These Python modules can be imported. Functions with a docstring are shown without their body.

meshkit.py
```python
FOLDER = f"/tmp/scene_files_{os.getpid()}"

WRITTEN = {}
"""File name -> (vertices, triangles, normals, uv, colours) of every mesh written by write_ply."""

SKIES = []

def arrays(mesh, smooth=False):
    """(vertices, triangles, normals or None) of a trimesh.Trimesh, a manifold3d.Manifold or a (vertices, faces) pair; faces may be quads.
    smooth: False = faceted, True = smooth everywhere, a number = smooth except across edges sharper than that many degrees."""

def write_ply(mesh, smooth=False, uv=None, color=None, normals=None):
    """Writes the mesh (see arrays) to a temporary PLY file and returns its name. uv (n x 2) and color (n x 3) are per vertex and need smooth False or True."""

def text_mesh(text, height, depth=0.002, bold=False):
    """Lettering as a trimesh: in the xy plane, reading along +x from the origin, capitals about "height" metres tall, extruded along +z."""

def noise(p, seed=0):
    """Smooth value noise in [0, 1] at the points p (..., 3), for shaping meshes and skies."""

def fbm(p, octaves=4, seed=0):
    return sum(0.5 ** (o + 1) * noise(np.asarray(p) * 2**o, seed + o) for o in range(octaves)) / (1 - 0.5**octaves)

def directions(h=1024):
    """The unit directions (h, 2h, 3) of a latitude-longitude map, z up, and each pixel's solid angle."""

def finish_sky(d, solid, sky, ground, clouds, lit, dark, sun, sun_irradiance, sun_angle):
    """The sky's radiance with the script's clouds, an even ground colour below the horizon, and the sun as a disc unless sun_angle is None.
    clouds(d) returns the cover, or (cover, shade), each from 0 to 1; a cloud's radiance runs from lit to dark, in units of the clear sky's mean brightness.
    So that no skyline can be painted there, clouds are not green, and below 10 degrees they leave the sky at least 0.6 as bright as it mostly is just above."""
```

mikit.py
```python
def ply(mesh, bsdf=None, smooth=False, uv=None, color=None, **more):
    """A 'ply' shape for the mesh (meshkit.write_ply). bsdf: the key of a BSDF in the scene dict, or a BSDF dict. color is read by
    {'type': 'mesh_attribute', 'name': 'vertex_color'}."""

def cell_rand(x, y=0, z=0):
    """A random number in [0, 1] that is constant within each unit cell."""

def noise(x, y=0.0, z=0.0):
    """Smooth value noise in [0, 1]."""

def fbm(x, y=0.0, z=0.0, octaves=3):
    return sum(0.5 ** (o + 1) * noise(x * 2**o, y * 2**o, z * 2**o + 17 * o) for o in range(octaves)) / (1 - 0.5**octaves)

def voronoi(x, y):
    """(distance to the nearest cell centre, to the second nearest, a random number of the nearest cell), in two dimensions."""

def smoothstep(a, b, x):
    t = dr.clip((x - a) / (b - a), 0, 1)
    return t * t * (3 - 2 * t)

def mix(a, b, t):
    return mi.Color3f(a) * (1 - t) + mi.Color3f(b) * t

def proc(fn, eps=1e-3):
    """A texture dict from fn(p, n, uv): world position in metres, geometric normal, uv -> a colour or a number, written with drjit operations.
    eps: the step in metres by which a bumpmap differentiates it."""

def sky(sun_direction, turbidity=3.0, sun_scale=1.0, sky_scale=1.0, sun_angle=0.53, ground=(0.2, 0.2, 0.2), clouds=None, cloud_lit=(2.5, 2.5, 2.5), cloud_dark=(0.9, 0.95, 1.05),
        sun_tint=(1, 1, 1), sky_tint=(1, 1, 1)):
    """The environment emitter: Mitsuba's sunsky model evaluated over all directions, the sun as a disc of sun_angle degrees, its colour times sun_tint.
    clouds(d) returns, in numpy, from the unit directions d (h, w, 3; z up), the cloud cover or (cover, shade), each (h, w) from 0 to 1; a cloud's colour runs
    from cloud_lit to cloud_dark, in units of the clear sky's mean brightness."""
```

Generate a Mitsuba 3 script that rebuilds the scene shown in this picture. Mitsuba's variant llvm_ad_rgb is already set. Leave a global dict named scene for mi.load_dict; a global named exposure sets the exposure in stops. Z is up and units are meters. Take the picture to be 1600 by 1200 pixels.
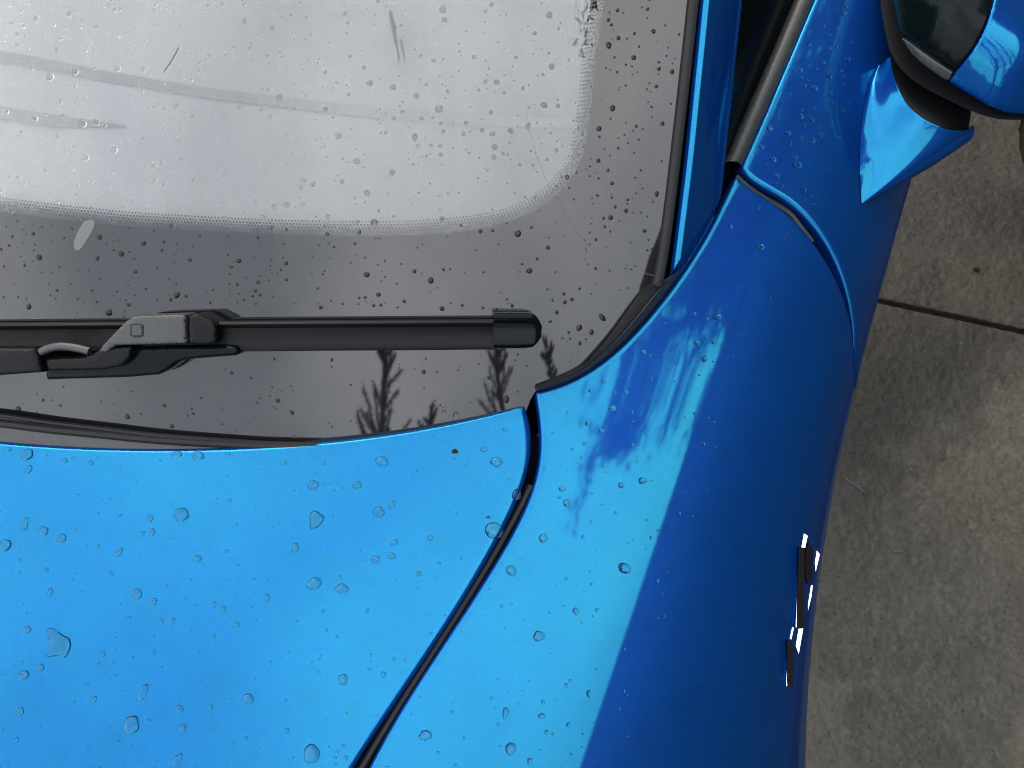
import math, random
import numpy as np
import drjit as dr
import mitsuba as mi
import trimesh
import shapely
from shapely.geometry import Polygon, LineString
from scipy.interpolate import RectBivariateSpline, LinearNDInterpolator, PchipInterpolator
from scipy.spatial import Delaunay, cKDTree
import mikit, meshkit
from mikit import noise, fbm, voronoi, smoothstep, mix, cell_rand

T = mi.ScalarTransform4f
scene, labels = {}, {}
rng = np.random.default_rng(7)

# ------------------------------------------------------------------ camera, sky, exposure
# world: x = the car's left side, y = the car's rear, z up, metres
FOV, TILT, ROLL = 65.0, math.radians(20), math.radians(10)
CAM = np.array([0, 0, 1.62])
FPX = 800 / math.tan(math.radians(FOV / 2))
RIGHT = np.array([math.cos(ROLL), math.sin(ROLL), 0.0])
AHEAD = np.array([-math.sin(ROLL), math.cos(ROLL), 0.0])
VIEW = AHEAD * math.sin(TILT) - np.array([0, 0, 1.0]) * math.cos(TILT)
UP = AHEAD * math.cos(TILT) + np.array([0, 0, 1.0]) * math.sin(TILT)
scene['camera'] = {'type': 'perspective', 'fov': FOV, 'fov_axis': 'x', 'near_clip': 0.02, 'far_clip': 2000.0,
                   'to_world': T().look_at(origin=CAM.tolist(), target=(CAM + VIEW).tolist(), up=UP.tolist())}


def overcast(d):
    n = meshkit.fbm(d / np.maximum(d[..., 2:3] + 0.35, 0.2) * 1.6, 5, 3)
    n2 = meshkit.fbm(d * 2.2 + 9.1, 3, 8)
    glow = np.exp((d @ (np.array([0.42, -0.22, 0.88]) / 1.0) - 1) / 0.13)      # bright cloud patch added for the reflections, apart from the sun
    return np.ones(d.shape[:2]), np.clip(0.80 + 3.0 * (n - 0.5) + 1.3 * (n2 - 0.5) - 0.80 * glow - 0.75 * (d[..., 2] - 0.62), 0, 1)


scene['sky_light'] = mikit.sky((-0.45, 0.62, 0.64), turbidity=4, sun_scale=0.12, sun_angle=40, ground=(0.12, 0.12, 0.11),
                               clouds=overcast, cloud_lit=(2.95, 2.98, 3.0), cloud_dark=(1.38, 1.5, 1.66))
exposure = 3.7


def world_px(u, v, z):
    d = RIGHT * (u - 800) / FPX + UP * (600 - v) / FPX + VIEW
    return CAM + d * (z - CAM[2]) / d[2]


def project(p):
    q = np.asarray(p) - CAM
    w = q @ VIEW
    return np.stack([800 + FPX * (q @ RIGHT) / w, 600 - FPX * (q @ UP) / w], -1), w


# ------------------------------------------------------------------ materials
def rgb(*c):
    return {'type': 'rgb', 'value': list(map(float, c))}


def flakes(p, n, uv):
    a = noise(p.x * 1500, p.y * 1500, p.z * 1500)
    b = fbm(p.x * 26, p.y * 26, p.z * 26, 4)
    d1, d2, r = voronoi(p.x * 38 + 0.4 * b, p.y * 38 + 0.4 * b)
    dried = smoothstep(0.34, 0.20, d1 / (0.35 + 0.9 * r)) * smoothstep(0.55, 0.75, r)       # dried water marks
    k = (0.76 + 0.42 * a + 0.22 * (b - 0.5)) * (1 - 0.07 * dried)
    return mi.Color3f(0.001 * k, 0.057 * k, 0.335 * k)


scene['paint'] = {'type': 'twosided', 'bsdf': {'type': 'blendbsdf', 'weight': 0.30,
                  'a': {'type': 'principled', 'base_color': mikit.proc(flakes), 'metallic': 0.62, 'roughness': 0.42, 'specular': 0.25},
                  'b': {'type': 'principled', 'base_color': rgb(0.030, 0.34, 0.33), 'metallic': 1.0, 'roughness': 0.05}}}


def plastic_tone(p, n, uv):
    k = 0.75 + 0.5 * fbm(p.x * 180, p.y * 180, p.z * 180)
    return mi.Color3f(0.029 * k, 0.0295 * k, 0.031 * k)


scene['black_plastic'] = {'type': 'twosided', 'bsdf': {'type': 'principled', 'base_color': mikit.proc(plastic_tone), 'roughness': 0.42, 'specular': 0.5}}
scene['rubber'] = {'type': 'twosided', 'bsdf': {'type': 'principled', 'base_color': rgb(0.009, 0.009, 0.010), 'roughness': 0.5, 'specular': 0.25}}
scene['gloss_black'] = {'type': 'twosided', 'bsdf': {'type': 'principled', 'base_color': rgb(0.002, 0.004, 0.005), 'roughness': 0.14, 'specular': 0.12}}
scene['cavity'] = {'type': 'twosided', 'bsdf': {'type': 'diffuse', 'reflectance': rgb(0.006, 0.006, 0.008)}}
scene['border_glass'] = {'type': 'twosided', 'bsdf': {'type': 'roughplastic', 'alpha': 0.0012, 'int_ior': 1.66, 'diffuse_reflectance': rgb(0.010, 0.010, 0.012)}}
scene['wet_black'] = {'type': 'plastic', 'int_ior': 1.333, 'diffuse_reflectance': rgb(0.012, 0.012, 0.013)}
scene['frit_black'] = {'type': 'twosided', 'bsdf': {'type': 'diffuse', 'reflectance': rgb(0.010, 0.010, 0.012)}}
scene['wiper_black'] = {'type': 'twosided', 'bsdf': {'type': 'principled', 'base_color': rgb(0.004, 0.0042, 0.0048), 'roughness': 0.38, 'specular': 0.14}}
scene['dimmed_chrome'] = {'type': 'twosided', 'bsdf': {'type': 'roughconductor', 'material': 'Cr', 'alpha': 0.07, 'specular_reflectance': 0.40}}  # same chrome dimmed, the dark wall reflection put into its colour
scene['chrome'] = {'type': 'twosided', 'bsdf': {'type': 'roughconductor', 'material': 'Cr', 'alpha': 0.05, 'distribution': 'ggx'}}
scene['pane_glass'] = {'type': 'thindielectric', 'int_ior': 1.52}
scene['water'] = {'type': 'roughdielectric', 'alpha': 0.015, 'int_ior': 1.333, 'ext_ior': 1.0, 'specular_transmittance': 0.92, 'specular_reflectance': 0.5}

scene['clear_water'] = {'type': 'roughdielectric', 'alpha': 0.012, 'int_ior': 1.333, 'ext_ior': 1.0}


def shade_tone(p, n, uv):
    k = 0.42 + 0.95 * fbm(p.x * 5.5 + 1.3, p.y * 3.2, 3.0, 3) + 0.14 * fbm(p.x * 22, p.y * 9, 3.0) + 0.03 * (noise(p.x * 900, p.y * 900, 0) - 0.5)  # broad blotches stand in for uneven sky sheen, put into the cloth colour
    return mi.Color3f(0.196 * k, 0.202 * k, 0.203 * k)


scene['shade_cloth'] = {'type': 'twosided', 'bsdf': {'type': 'diffuse', 'reflectance': mikit.proc(shade_tone)}}
scene['shade_band'] = {'type': 'twosided', 'bsdf': {'type': 'diffuse', 'reflectance': rgb(0.158, 0.163, 0.164)}}
scene['pale_mark'] = {'type': 'twosided', 'bsdf': {'type': 'diffuse', 'reflectance': rgb(0.15, 0.15, 0.152)}}
scene['hair'] = {'type': 'twosided', 'bsdf': {'type': 'diffuse', 'reflectance': rgb(0.13, 0.13, 0.13)}}
scene['brown_leaf'] = {'type': 'twosided', 'bsdf': {'type': 'diffuse', 'reflectance': rgb(0.030, 0.017, 0.011)}}


def concrete_tone(p, n, uv):
    big = fbm(p.x * 2.3 + 5, p.y * 2.3, 1.0, 4)
    mid = fbm(p.x * 17, p.y * 17, 2.0, 4)
    fine = fbm(p.x * 150, p.y * 150, 3.0, 3)
    streak = fbm(p.x * 34 + 9 * mid, p.y * 34 - 7 * mid, 8.0, 2)
    d1, d2, r = voronoi(p.x * 55, p.y * 55)
    pits = 1 - 0.4 * smoothstep(0.20, 0.08, d1) * smoothstep(0.86, 0.92, r)
    rear_shade = smoothstep(-0.10, 0.10, (p.y - 0.48) - 0.97 * (p.x - 0.62) + 0.22 * (fbm(p.x * 7, p.y * 7, 6.0, 4) - 0.5))  # shade near the car and mirror, painted into the concrete colour
    worn = smoothstep(0.50, 0.64, fbm(p.x * 5.1 + 2, p.y * 5.1, 5.0, 3))
    k = (0.66 + 0.26 * big + 0.34 * (mid - 0.5) + 0.46 * (fine - 0.5) + 0.22 * worn + 0.22 * smoothstep(0.58, 0.72, streak) * fine) * pits
    c = mix((0.070, 0.065, 0.055), (0.082, 0.073, 0.059), smoothstep(0.4, 0.62, fbm(p.x * 6, p.y * 6 + 7, 4.0, 2)))
    return c * dr.maximum(k, 0.12) * (1.25 - 0.75 * rear_shade)


def concrete_height(p, n, uv):
    return 0.0035 * fbm(p.x * 70, p.y * 70, 2.0, 4)


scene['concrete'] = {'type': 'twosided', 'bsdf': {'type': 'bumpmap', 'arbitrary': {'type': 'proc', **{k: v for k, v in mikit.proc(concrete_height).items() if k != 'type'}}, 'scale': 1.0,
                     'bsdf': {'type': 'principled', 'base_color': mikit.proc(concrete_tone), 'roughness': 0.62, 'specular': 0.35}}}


def soil_tone(p, n, uv):
    k = 0.5 + fbm(p.x * 60, p.y * 60, 1.0, 4)
    return mi.Color3f(0.020 * k, 0.017 * k, 0.012 * k)


scene['soil'] = {'type': 'diffuse', 'reflectance': mikit.proc(soil_tone)}
scene['earth'] = {'type': 'diffuse', 'reflectance': rgb(0.10, 0.10, 0.085)}
scene['wall_dark'] = {'type': 'twosided', 'bsdf': {'type': 'diffuse', 'reflectance': rgb(0.065, 0.064, 0.064)}}
scene['leaf'] = {'type': 'twosided', 'bsdf': {'type': 'diffuse', 'reflectance': rgb(0.07, 0.10, 0.05)}}
scene['needle'] = {'type': 'twosided', 'bsdf': {'type': 'diffuse', 'reflectance': rgb(0.022, 0.026, 0.018)}}
scene['bark'] = {'type': 'twosided', 'bsdf': {'type': 'diffuse', 'reflectance': rgb(0.05, 0.042, 0.035)}}
scene['grass'] = {'type': 'twosided', 'bsdf': {'type': 'diffuse', 'reflectance': rgb(0.045, 0.085, 0.02)}}


# ------------------------------------------------------------------ helpers
def free(key):
    if key not in scene and key not in labels:
        return key
    i = 1
    while f'{key}_{i:03d}' in scene or f'{key}_{i:03d}' in labels:
        i += 1
    return f'{key}_{i:03d}'


def add(key, mesh, bsdf, smooth=35, **lab):
    key = free(key)
    scene[key] = mikit.ply(mesh, bsdf, smooth=smooth)
    if lab:
        labels[key] = lab
    return key


def grid_mesh(P):
    n, m = P.shape[:2]
    i, j = np.meshgrid(np.arange(n - 1), np.arange(m - 1), indexing='ij')
    a = i * m + j
    f = np.stack([a, a + m, a + m + 1, a + 1], -1).reshape(-1, 4)
    f = np.vstack([f[:, [0, 1, 2]], f[:, [0, 2, 3]]])
    return trimesh.Trimesh(P.reshape(-1, 3), f, process=False)


def resample(pts, step, closed=False):
    pts = np.asarray(pts, float)
    if closed:
        pts = np.vstack([pts, pts[:1]])
    seg = np.linalg.norm(np.diff(pts, axis=0), axis=1)
    s = np.concatenate([[0], np.cumsum(seg)])
    n = max(int(math.ceil(s[-1] / step)), 3)
    t = np.linspace(0, s[-1], n + 1)
    out = np.stack([np.interp(t, s, pts[:, k]) for k in range(pts.shape[1])], -1)
    return out[:-1] if closed else out


def smooth_line(pts, step, closed=False):
    """A polyline through the points rounded with a cubic by arc length."""
    pts = np.asarray(pts, float)
    seg = np.linalg.norm(np.diff(pts, axis=0), axis=1)
    s = np.concatenate([[0], np.cumsum(seg)])
    n = max(int(s[-1] / step), 4)
    t = np.linspace(0, s[-1], n)
    return np.stack([PchipInterpolator(s, pts[:, k])(t) for k in range(pts.shape[1])], -1)


def eased(pts, step, s=1.2):
    """A smoothing spline through hand-measured pixels."""
    from scipy.interpolate import splprep, splev
    pts = np.asarray(pts, float)
    tck, _ = splprep(pts.T, s=len(pts) * s, k=3)
    n = int(np.linalg.norm(np.diff(pts, axis=0), axis=1).sum() / step)
    return np.stack(splev(np.linspace(0, 1, n), tck), -1)


def panel(poly, fn, step=0.014, r=0.004, flange=0.012, edge=0.004):
    """A sheet-metal panel over the polygon (in the surface's own parameters), its rim rolled under with radius r."""
    P = Polygon(poly).buffer(0)
    if P.geom_type != 'Polygon':
        P = max(P.geoms, key=lambda g: g.area)
    P = shapely.geometry.polygon.orient(P)
    b = resample(np.array(P.exterior.coords)[:-1], edge, True)
    pts, n0 = [b], len(b)
    for k in (0.13, 0.3, 0.6, 1.0, 1.8):
        q = P.buffer(-k * r)
        for g in getattr(q, 'geoms', [q]):
            if not g.is_empty:
                pts.append(resample(np.array(g.exterior.coords)[:-1], edge * (1 if k < 1 else 1.6), True))
    x0, y0, x1, y1 = P.bounds
    gx, gy = np.meshgrid(np.arange(x0, x1, step), np.arange(y0, y1, step))
    gx = gx + (np.arange(gx.shape[0]) % 2)[:, None] * step / 2
    g = np.stack([gx.ravel(), gy.ravel()], -1)
    inner = P.buffer(-max(1.8 * r + step * 0.35, 0.001))
    g = g[shapely.contains_xy(inner, g[:, 0], g[:, 1])]
    pts = np.vstack(pts + [g])
    tri = Delaunay(pts).simplices
    c = pts[tri].mean(1)
    tri = tri[shapely.contains_xy(P, c[:, 0], c[:, 1])]
    e1, e2 = pts[tri[:, 1]] - pts[tri[:, 0]], pts[tri[:, 2]] - pts[tri[:, 0]]
    cr = e1[:, 0] * e2[:, 1] - e1[:, 1] * e2[:, 0]
    tri = tri[np.abs(cr) > 1e-10]
    cr = cr[np.abs(cr) > 1e-10]
    tri[cr < 0] = tri[cr < 0][:, ::-1]
    dist = shapely.distance(shapely.points(pts), P.exterior)
    dd = np.clip(r - dist, 0, r)
    drop = r - np.sqrt(np.maximum(r * r - dd * dd, 0))
    pos, nor = fn(pts)
    v = pos - nor * drop[:, None]
    low = pos[:n0] - nor[:n0] * (r + flange)
    i = np.arange(n0)
    j = (i + 1) % n0
    fl = np.vstack([np.stack([i, i + len(v), j], 1), np.stack([j, i + len(v), j + len(v)], 1)])
    return trimesh.Trimesh(np.vstack([v, low]), np.vstack([tri, fl]), process=False)


def sweep(path, profile, up, caps=True, scale=None):
    """Profile points (across, up) carried along the path; up is a vector or one vector per path point."""
    path = np.asarray(path, float)
    t = np.gradient(path, axis=0)
    t /= np.linalg.norm(t, axis=1, keepdims=True)
    up = np.broadcast_to(up, path.shape)
    a = np.cross(t, up)
    a /= np.linalg.norm(a, axis=1, keepdims=True)
    w = np.cross(a, t)
    prof = np.asarray(profile, float)
    sc = np.ones(len(path)) if scale is None else np.asarray(scale)
    V = path[:, None] + (prof[None, :, :1] * a[:, None] + prof[None, :, 1:] * w[:, None]) * sc[:, None, None]
    n, m = len(path), len(prof)
    i, j = np.meshgrid(np.arange(n - 1), np.arange(m), indexing='ij')
    k = (j + 1) % m
    f = np.stack([i * m + j, i * m + k, (i + 1) * m + k, (i + 1) * m + j], -1).reshape(-1, 4)
    f = np.vstack([f[:, [0, 1, 2]], f[:, [0, 2, 3]]])
    V = V.reshape(-1, 3)
    if caps:
        base = len(V)
        V = np.vstack([V, path[:1] + 0 * V[:1] + V[:m].mean(0) - path[0], V[-m:].mean(0)[None]])
        q = np.arange(m)
        f = np.vstack([f, np.stack([np.full(m, base), (q + 1) % m, q], 1), np.stack([np.full(m, base + 1), (n - 1) * m + q, (n - 1) * m + (q + 1) % m], 1)])
    me = trimesh.Trimesh(V, f, process=False)
    me.fix_normals()
    return me


def tube(path, r, sides=8, scale=None):
    a = np.arange(sides) * 2 * np.pi / sides
    p = np.asarray(path, float)
    d = p[-1] - p[0]
    up = [0, 0, 1.0] if abs(d[2]) < 0.9 * np.linalg.norm(d) else [1.0, 0, 0]
    return sweep(p, np.stack([np.cos(a), np.sin(a)], -1) * r, up, scale=scale)


def prism(bottom, top):
    """A closed solid between two rings of the same number of points."""
    bottom, top = np.asarray(bottom, float), np.asarray(top, float)
    n = len(bottom)
    v = np.vstack([bottom, top, bottom.mean(0)[None], top.mean(0)[None]])
    i = np.arange(n)
    j = (i + 1) % n
    f = np.vstack([np.stack([i, j, j + n], 1), np.stack([i, j + n, i + n], 1), np.stack([np.full(n, 2 * n), j, i], 1), np.stack([np.full(n, 2 * n + 1), i + n, j + n], 1)])
    m = trimesh.Trimesh(v, f, process=False)
    m.fix_normals()
    return m


def solid_polygon(poly, fn, low, high, bevel=0.0015):
    """A plate over the polygon from low to high above the surface fn, its upper edge bevelled."""
    P = Polygon(poly).buffer(0)
    return panel(np.array(P.exterior.coords)[:-1], lambda q: (lambda a: (a[0] + a[1] * high, a[1]))(fn(q)), step=0.008, r=bevel, flange=high - low, edge=0.004)


# ------------------------------------------------------------------ surfaces of the car
# the body side: a section for every y, given by how steeply it leans at each arc length s from the shoulder
SHOULDER = [(915, 1200, .88), (960, 1060, .89), (1000, 930, .9), (1050, 790, .91), (1095, 680, .92), (1150, 570, .93), (1190, 480, .94), (1216, 400, .95), (1228, 300, .97)]
OUTER = [(1280, 1200, .75), (1264, 1050, .75), (1254, 900, .75), (1298, 680, .77), (1306, 580, .77), (1322, 470, .78), (1376, 290, .8)]
sh = np.array([world_px(*p) for p in SHOULDER])
ou = np.array([world_px(*p) for p in OUTER])
fit_b = np.polyfit(sh[:, 1], sh[:, 0], 2)
fit_o = np.polyfit(ou[:, 1], ou[:, 0], 3)
BETA = 13.0


def body_tables():
    ys = np.linspace(-0.85, 1.5, 95)
    ss = np.concatenate([np.linspace(-0.95, -0.1, 60)[:-1], np.linspace(-0.1, 0.45, 140)[:-1], np.linspace(0.45, 0.95, 20)])
    X, Zz = np.zeros((len(ss), len(ys))), np.zeros((len(ss), len(ys)))
    for j, y in enumerate(ys):
        yc = np.clip(y, -0.12, 0.66)
        xb = np.polyval(fit_b, yc) + (0.36 * (y - yc) if y < yc else 0.1 * (y - yc))
        xo = np.polyval(fit_o, yc) + (0.16 * (y - yc) if y < yc else 0.05 * (y - yc))
        fine = np.linspace(-0.95, 0.95, 3801)
        L = 1.35 * (xo - xb)
        for _ in range(12):
            q = np.clip(fine / L, 0, 1)
            beta = np.where(fine < 0, 3.0 * np.clip((fine + 0.6) / 0.6, -0.6, 1) + (BETA - 3.0) * np.exp(np.minimum(fine, 0) / 0.085),
                            BETA + (69 - BETA) * q ** 1.15)
            beta = np.where(fine > L, 69 + 21 * (1 - np.exp(-(fine - L) / 0.03)), beta)
            c = np.cos(np.radians(beta))
            reach = np.trapezoid(c[(fine >= 0) & (fine <= L)], fine[(fine >= 0) & (fine <= L)])
            L *= (xo - xb) / reach
        sn = np.sin(np.radians(beta))
        dx = fine[1] - fine[0]
        cx = np.concatenate([[0], np.cumsum((c[1:] + c[:-1]) / 2 * dx)])
        cz = np.concatenate([[0], np.cumsum((sn[1:] + sn[:-1]) / 2 * dx)])
        i0 = 1900
        zb = 0.935 + 0.13 * (y - 0.20) - 0.04 * (y - 0.20) ** 2 + 0.035 * (math.hypot(y - 0.26, 0.03) + y - 0.26)
        X[:, j] = np.interp(ss, fine, xb + cx - cx[i0])
        Zz[:, j] = np.interp(ss, fine, zb - (cz - cz[i0]))
    return ss, ys, X, Zz


SS, YS, XT, ZT = body_tables()
bx, bz = RectBivariateSpline(SS, YS, XT, s=1e-7), RectBivariateSpline(SS, YS, ZT, s=1e-7)


def body(q, off=0.0):
    s, y = np.asarray(q)[:, 0], np.asarray(q)[:, 1]
    p = np.stack([bx.ev(s, y), y, bz.ev(s, y)], -1)
    ds = np.stack([bx.ev(s, y, dx=1), 0 * y, bz.ev(s, y, dx=1)], -1)
    dy = np.stack([bx.ev(s, y, dy=1), 1 + 0 * y, bz.ev(s, y, dy=1)], -1)
    n = np.cross(ds, dy)
    n /= np.linalg.norm(n, axis=1, keepdims=True)
    return p + n * off, n


_s, _y = np.meshgrid(np.linspace(-0.9, 0.45, 260), np.linspace(-0.42, 1.05, 240), indexing='ij')
_q = np.stack([_s.ravel(), _y.ravel()], -1)
_p, _n = body(_q)
_seen = ((CAM - _p) * _n).sum(1) > 0.01
_px, _w = project(_p)
_ok = _seen & (_w > 0.1)
_inv = LinearNDInterpolator(_px[_ok], _q[_ok])


def body_px(pts):
    """Where the camera's pixel (of a 1600 x 1200 picture) meets the body, in the body's parameters."""
    out = _inv(np.asarray(pts, float))
    if np.isnan(out).any():
        bad = np.isnan(out[:, 0])
        raise ValueError(f'off the body: {np.asarray(pts)[bad]}')
    return out


def glass_z(x, y):
    return 0.8720 + 0.58 * y - 0.1915 * (x + 0.5) ** 2 - 0.04 * np.maximum(y, -0.2) ** 2 - 0.25 * np.maximum(x + 0.05, 0) ** 2


def glass(q, off=0.0):
    x, y = np.asarray(q)[:, 0], np.asarray(q)[:, 1]
    p = np.stack([x, y, glass_z(x, y)], -1)
    n = np.stack([0.383 * (x + 0.5) + 0.5 * np.maximum(x + 0.05, 0), -0.58 + 0.08 * np.maximum(y, -0.2), 1 + 0 * x], -1)
    n /= np.linalg.norm(n, axis=1, keepdims=True)
    return p + n * off, n


def ray_to(pts, height):
    """Points (x, y) where pixels meet the height field z = height(x, y)."""
    pts = np.asarray(pts, float)
    d = RIGHT * ((pts[:, :1] - 800) / FPX) + UP * ((600 - pts[:, 1:2]) / FPX) + VIEW
    lo, hi = np.full(len(pts), 0.2), np.full(len(pts), 2.5)
    for _ in range(50):
        mid = (lo + hi) / 2
        p = CAM + d * mid[:, None]
        above = p[:, 2] > height(p[:, 0], p[:, 1])
        lo, hi = np.where(above, mid, lo), np.where(above, hi, mid)
    return (CAM + d * ((lo + hi) / 2)[:, None])[:, :2]


def glass_px(pts, off=0.0):
    """The glass parameters whose point off metres above the glass lies under these pixels."""
    pts = np.asarray(pts, float)
    q = ray_to(pts, glass_z)
    d = RIGHT * ((pts[:, :1] - 800) / FPX) + UP * ((600 - pts[:, 1:2]) / FPX) + VIEW
    for _ in range(8 if off else 0):
        p = glass(q, off)[0]
        q = q + (CAM + d * ((p[:, 2:] - CAM[2]) / d[:, 2:]) - p)[:, :2]
    return q


# ------------------------------------------------------------------ the place: ground, slabs, wall, trees
gm = trimesh.creation.box([400, 400, 0.5])
gm.apply_translation([0, 0, -0.30])
add('ground', gm, 'earth', False, kind='structure', label='bare earth around the driveway')
labels['pavement'] = {'kind': 'structure', 'label': 'worn grey concrete driveway cast in large slabs'}
JA, JB = world_px(1380, 470, 0), world_px(1600, 518, 0)
js = (JB[1] - JA[1]) / (JB[0] - JA[0])


def joint_y(x, k=0.0):
    return JA[1] + js * (x - JA[0]) + k


def slab(y0, y1, tone=None):
    n = 60
    xs = np.linspace(-3.5, 1.0, n)
    pts = [(x, y0(x) + 0.0025 * (meshkit.noise(np.array([x * 60, 3.0, 0])) - .5)) for x in xs]
    edge = [(0.985 + 0.03 * float(meshkit.fbm(np.array([yy * 14, 1.0, 2.0]), 3)), yy) for yy in np.linspace(y0(1.0), y1(1.0), 60)[1:-1]]
    pts += edge + [(x, y1(x) + 0.0025 * (meshkit.noise(np.array([x * 60, 8.0, 0])) - .5)) for x in xs[::-1]]
    return panel(pts, lambda q: (np.column_stack([q, 0 * q[:, 0]]), np.tile([0, 0, 1.0], (len(q), 1))), step=0.06, r=0.004, flange=0.08, edge=0.03)


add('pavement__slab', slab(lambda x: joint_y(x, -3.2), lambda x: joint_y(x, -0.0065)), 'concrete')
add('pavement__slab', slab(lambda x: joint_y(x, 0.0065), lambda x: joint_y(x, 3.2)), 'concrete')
jl = np.array([[x, joint_y(x), -0.012] for x in np.linspace(-3.5, 1.0, 40)])
add('pavement__joint', sweep(jl, [(-.02, -.01), (.02, -.01), (.02, 0), (-.02, 0)], [0, 0, 1.0]), 'soil')
n = 90
gx, gy = np.meshgrid(np.linspace(0.9, 1.45, 40), np.linspace(-3, 4, 300), indexing='ij')
gz = -0.03 + 0.035 * meshkit.fbm(np.stack([gx * 22, gy * 22, 0 * gx], -1), 4)
add('soil_bed', grid_mesh(np.stack([gx, gy, gz], -1)), 'soil', True, kind='structure', label='dark damp soil beside the concrete driveway')
blades = []
for k in range(420):
    y = rng.uniform(-0.6, 1.1)
    if meshkit.noise(np.array([y * 9, 4.0, 1.0])) < 0.55:
        continue
    x, h, ang = 1.015 + abs(rng.normal(0, 0.02)), rng.uniform(0.015, 0.05), rng.uniform(0, 6.28)
    d = np.array([math.cos(ang), math.sin(ang), 0])
    c = np.array([-d[1], d[0], 0]) * 0.0022
    b = np.array([x, y, -0.01])
    m1, tip = b + d * h * .3 + [0, 0, h * .7], b + d * h * .9 + [0, 0, h]
    v = np.array([b - c, b + c, m1 + c * .8, m1 - c * .8, tip])
    blades.append(trimesh.Trimesh(v, [[0, 1, 2], [0, 2, 3], [3, 2, 4]], process=False))
add('grass', trimesh.util.concatenate(blades), 'grass', False, kind='stuff', label='short grass and moss along the slab edge', category='grass')

labels['garden_wall'] = {'label': 'tall dark wall running along the driveway beside the car', 'category': 'wall'}
WX, WH = 1.36, 2.83
wm = trimesh.creation.box([0.2, 18, WH])
wm.apply_translation([WX + 0.1, 1.0, WH / 2])
add('garden_wall__masonry', wm, 'wall_dark', False)
cm = trimesh.creation.box([0.26, 18, 0.06])
cm.apply_translation([WX + 0.1, 1.0, WH + 0.03])
add('garden_wall__coping', cm, 'wall_dark', False)


def limb(p, q, r0, r1, n=7, wob=0.05):
    t = np.linspace(0, 1, n)[:, None]
    path = np.asarray(p) * (1 - t) + np.asarray(q) * t
    path = path + rng.normal(0, wob, path.shape) * np.sin(np.pi * t)
    return tube(path, 1.0, 6, scale=np.linspace(r0, r1, n)), path


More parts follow.
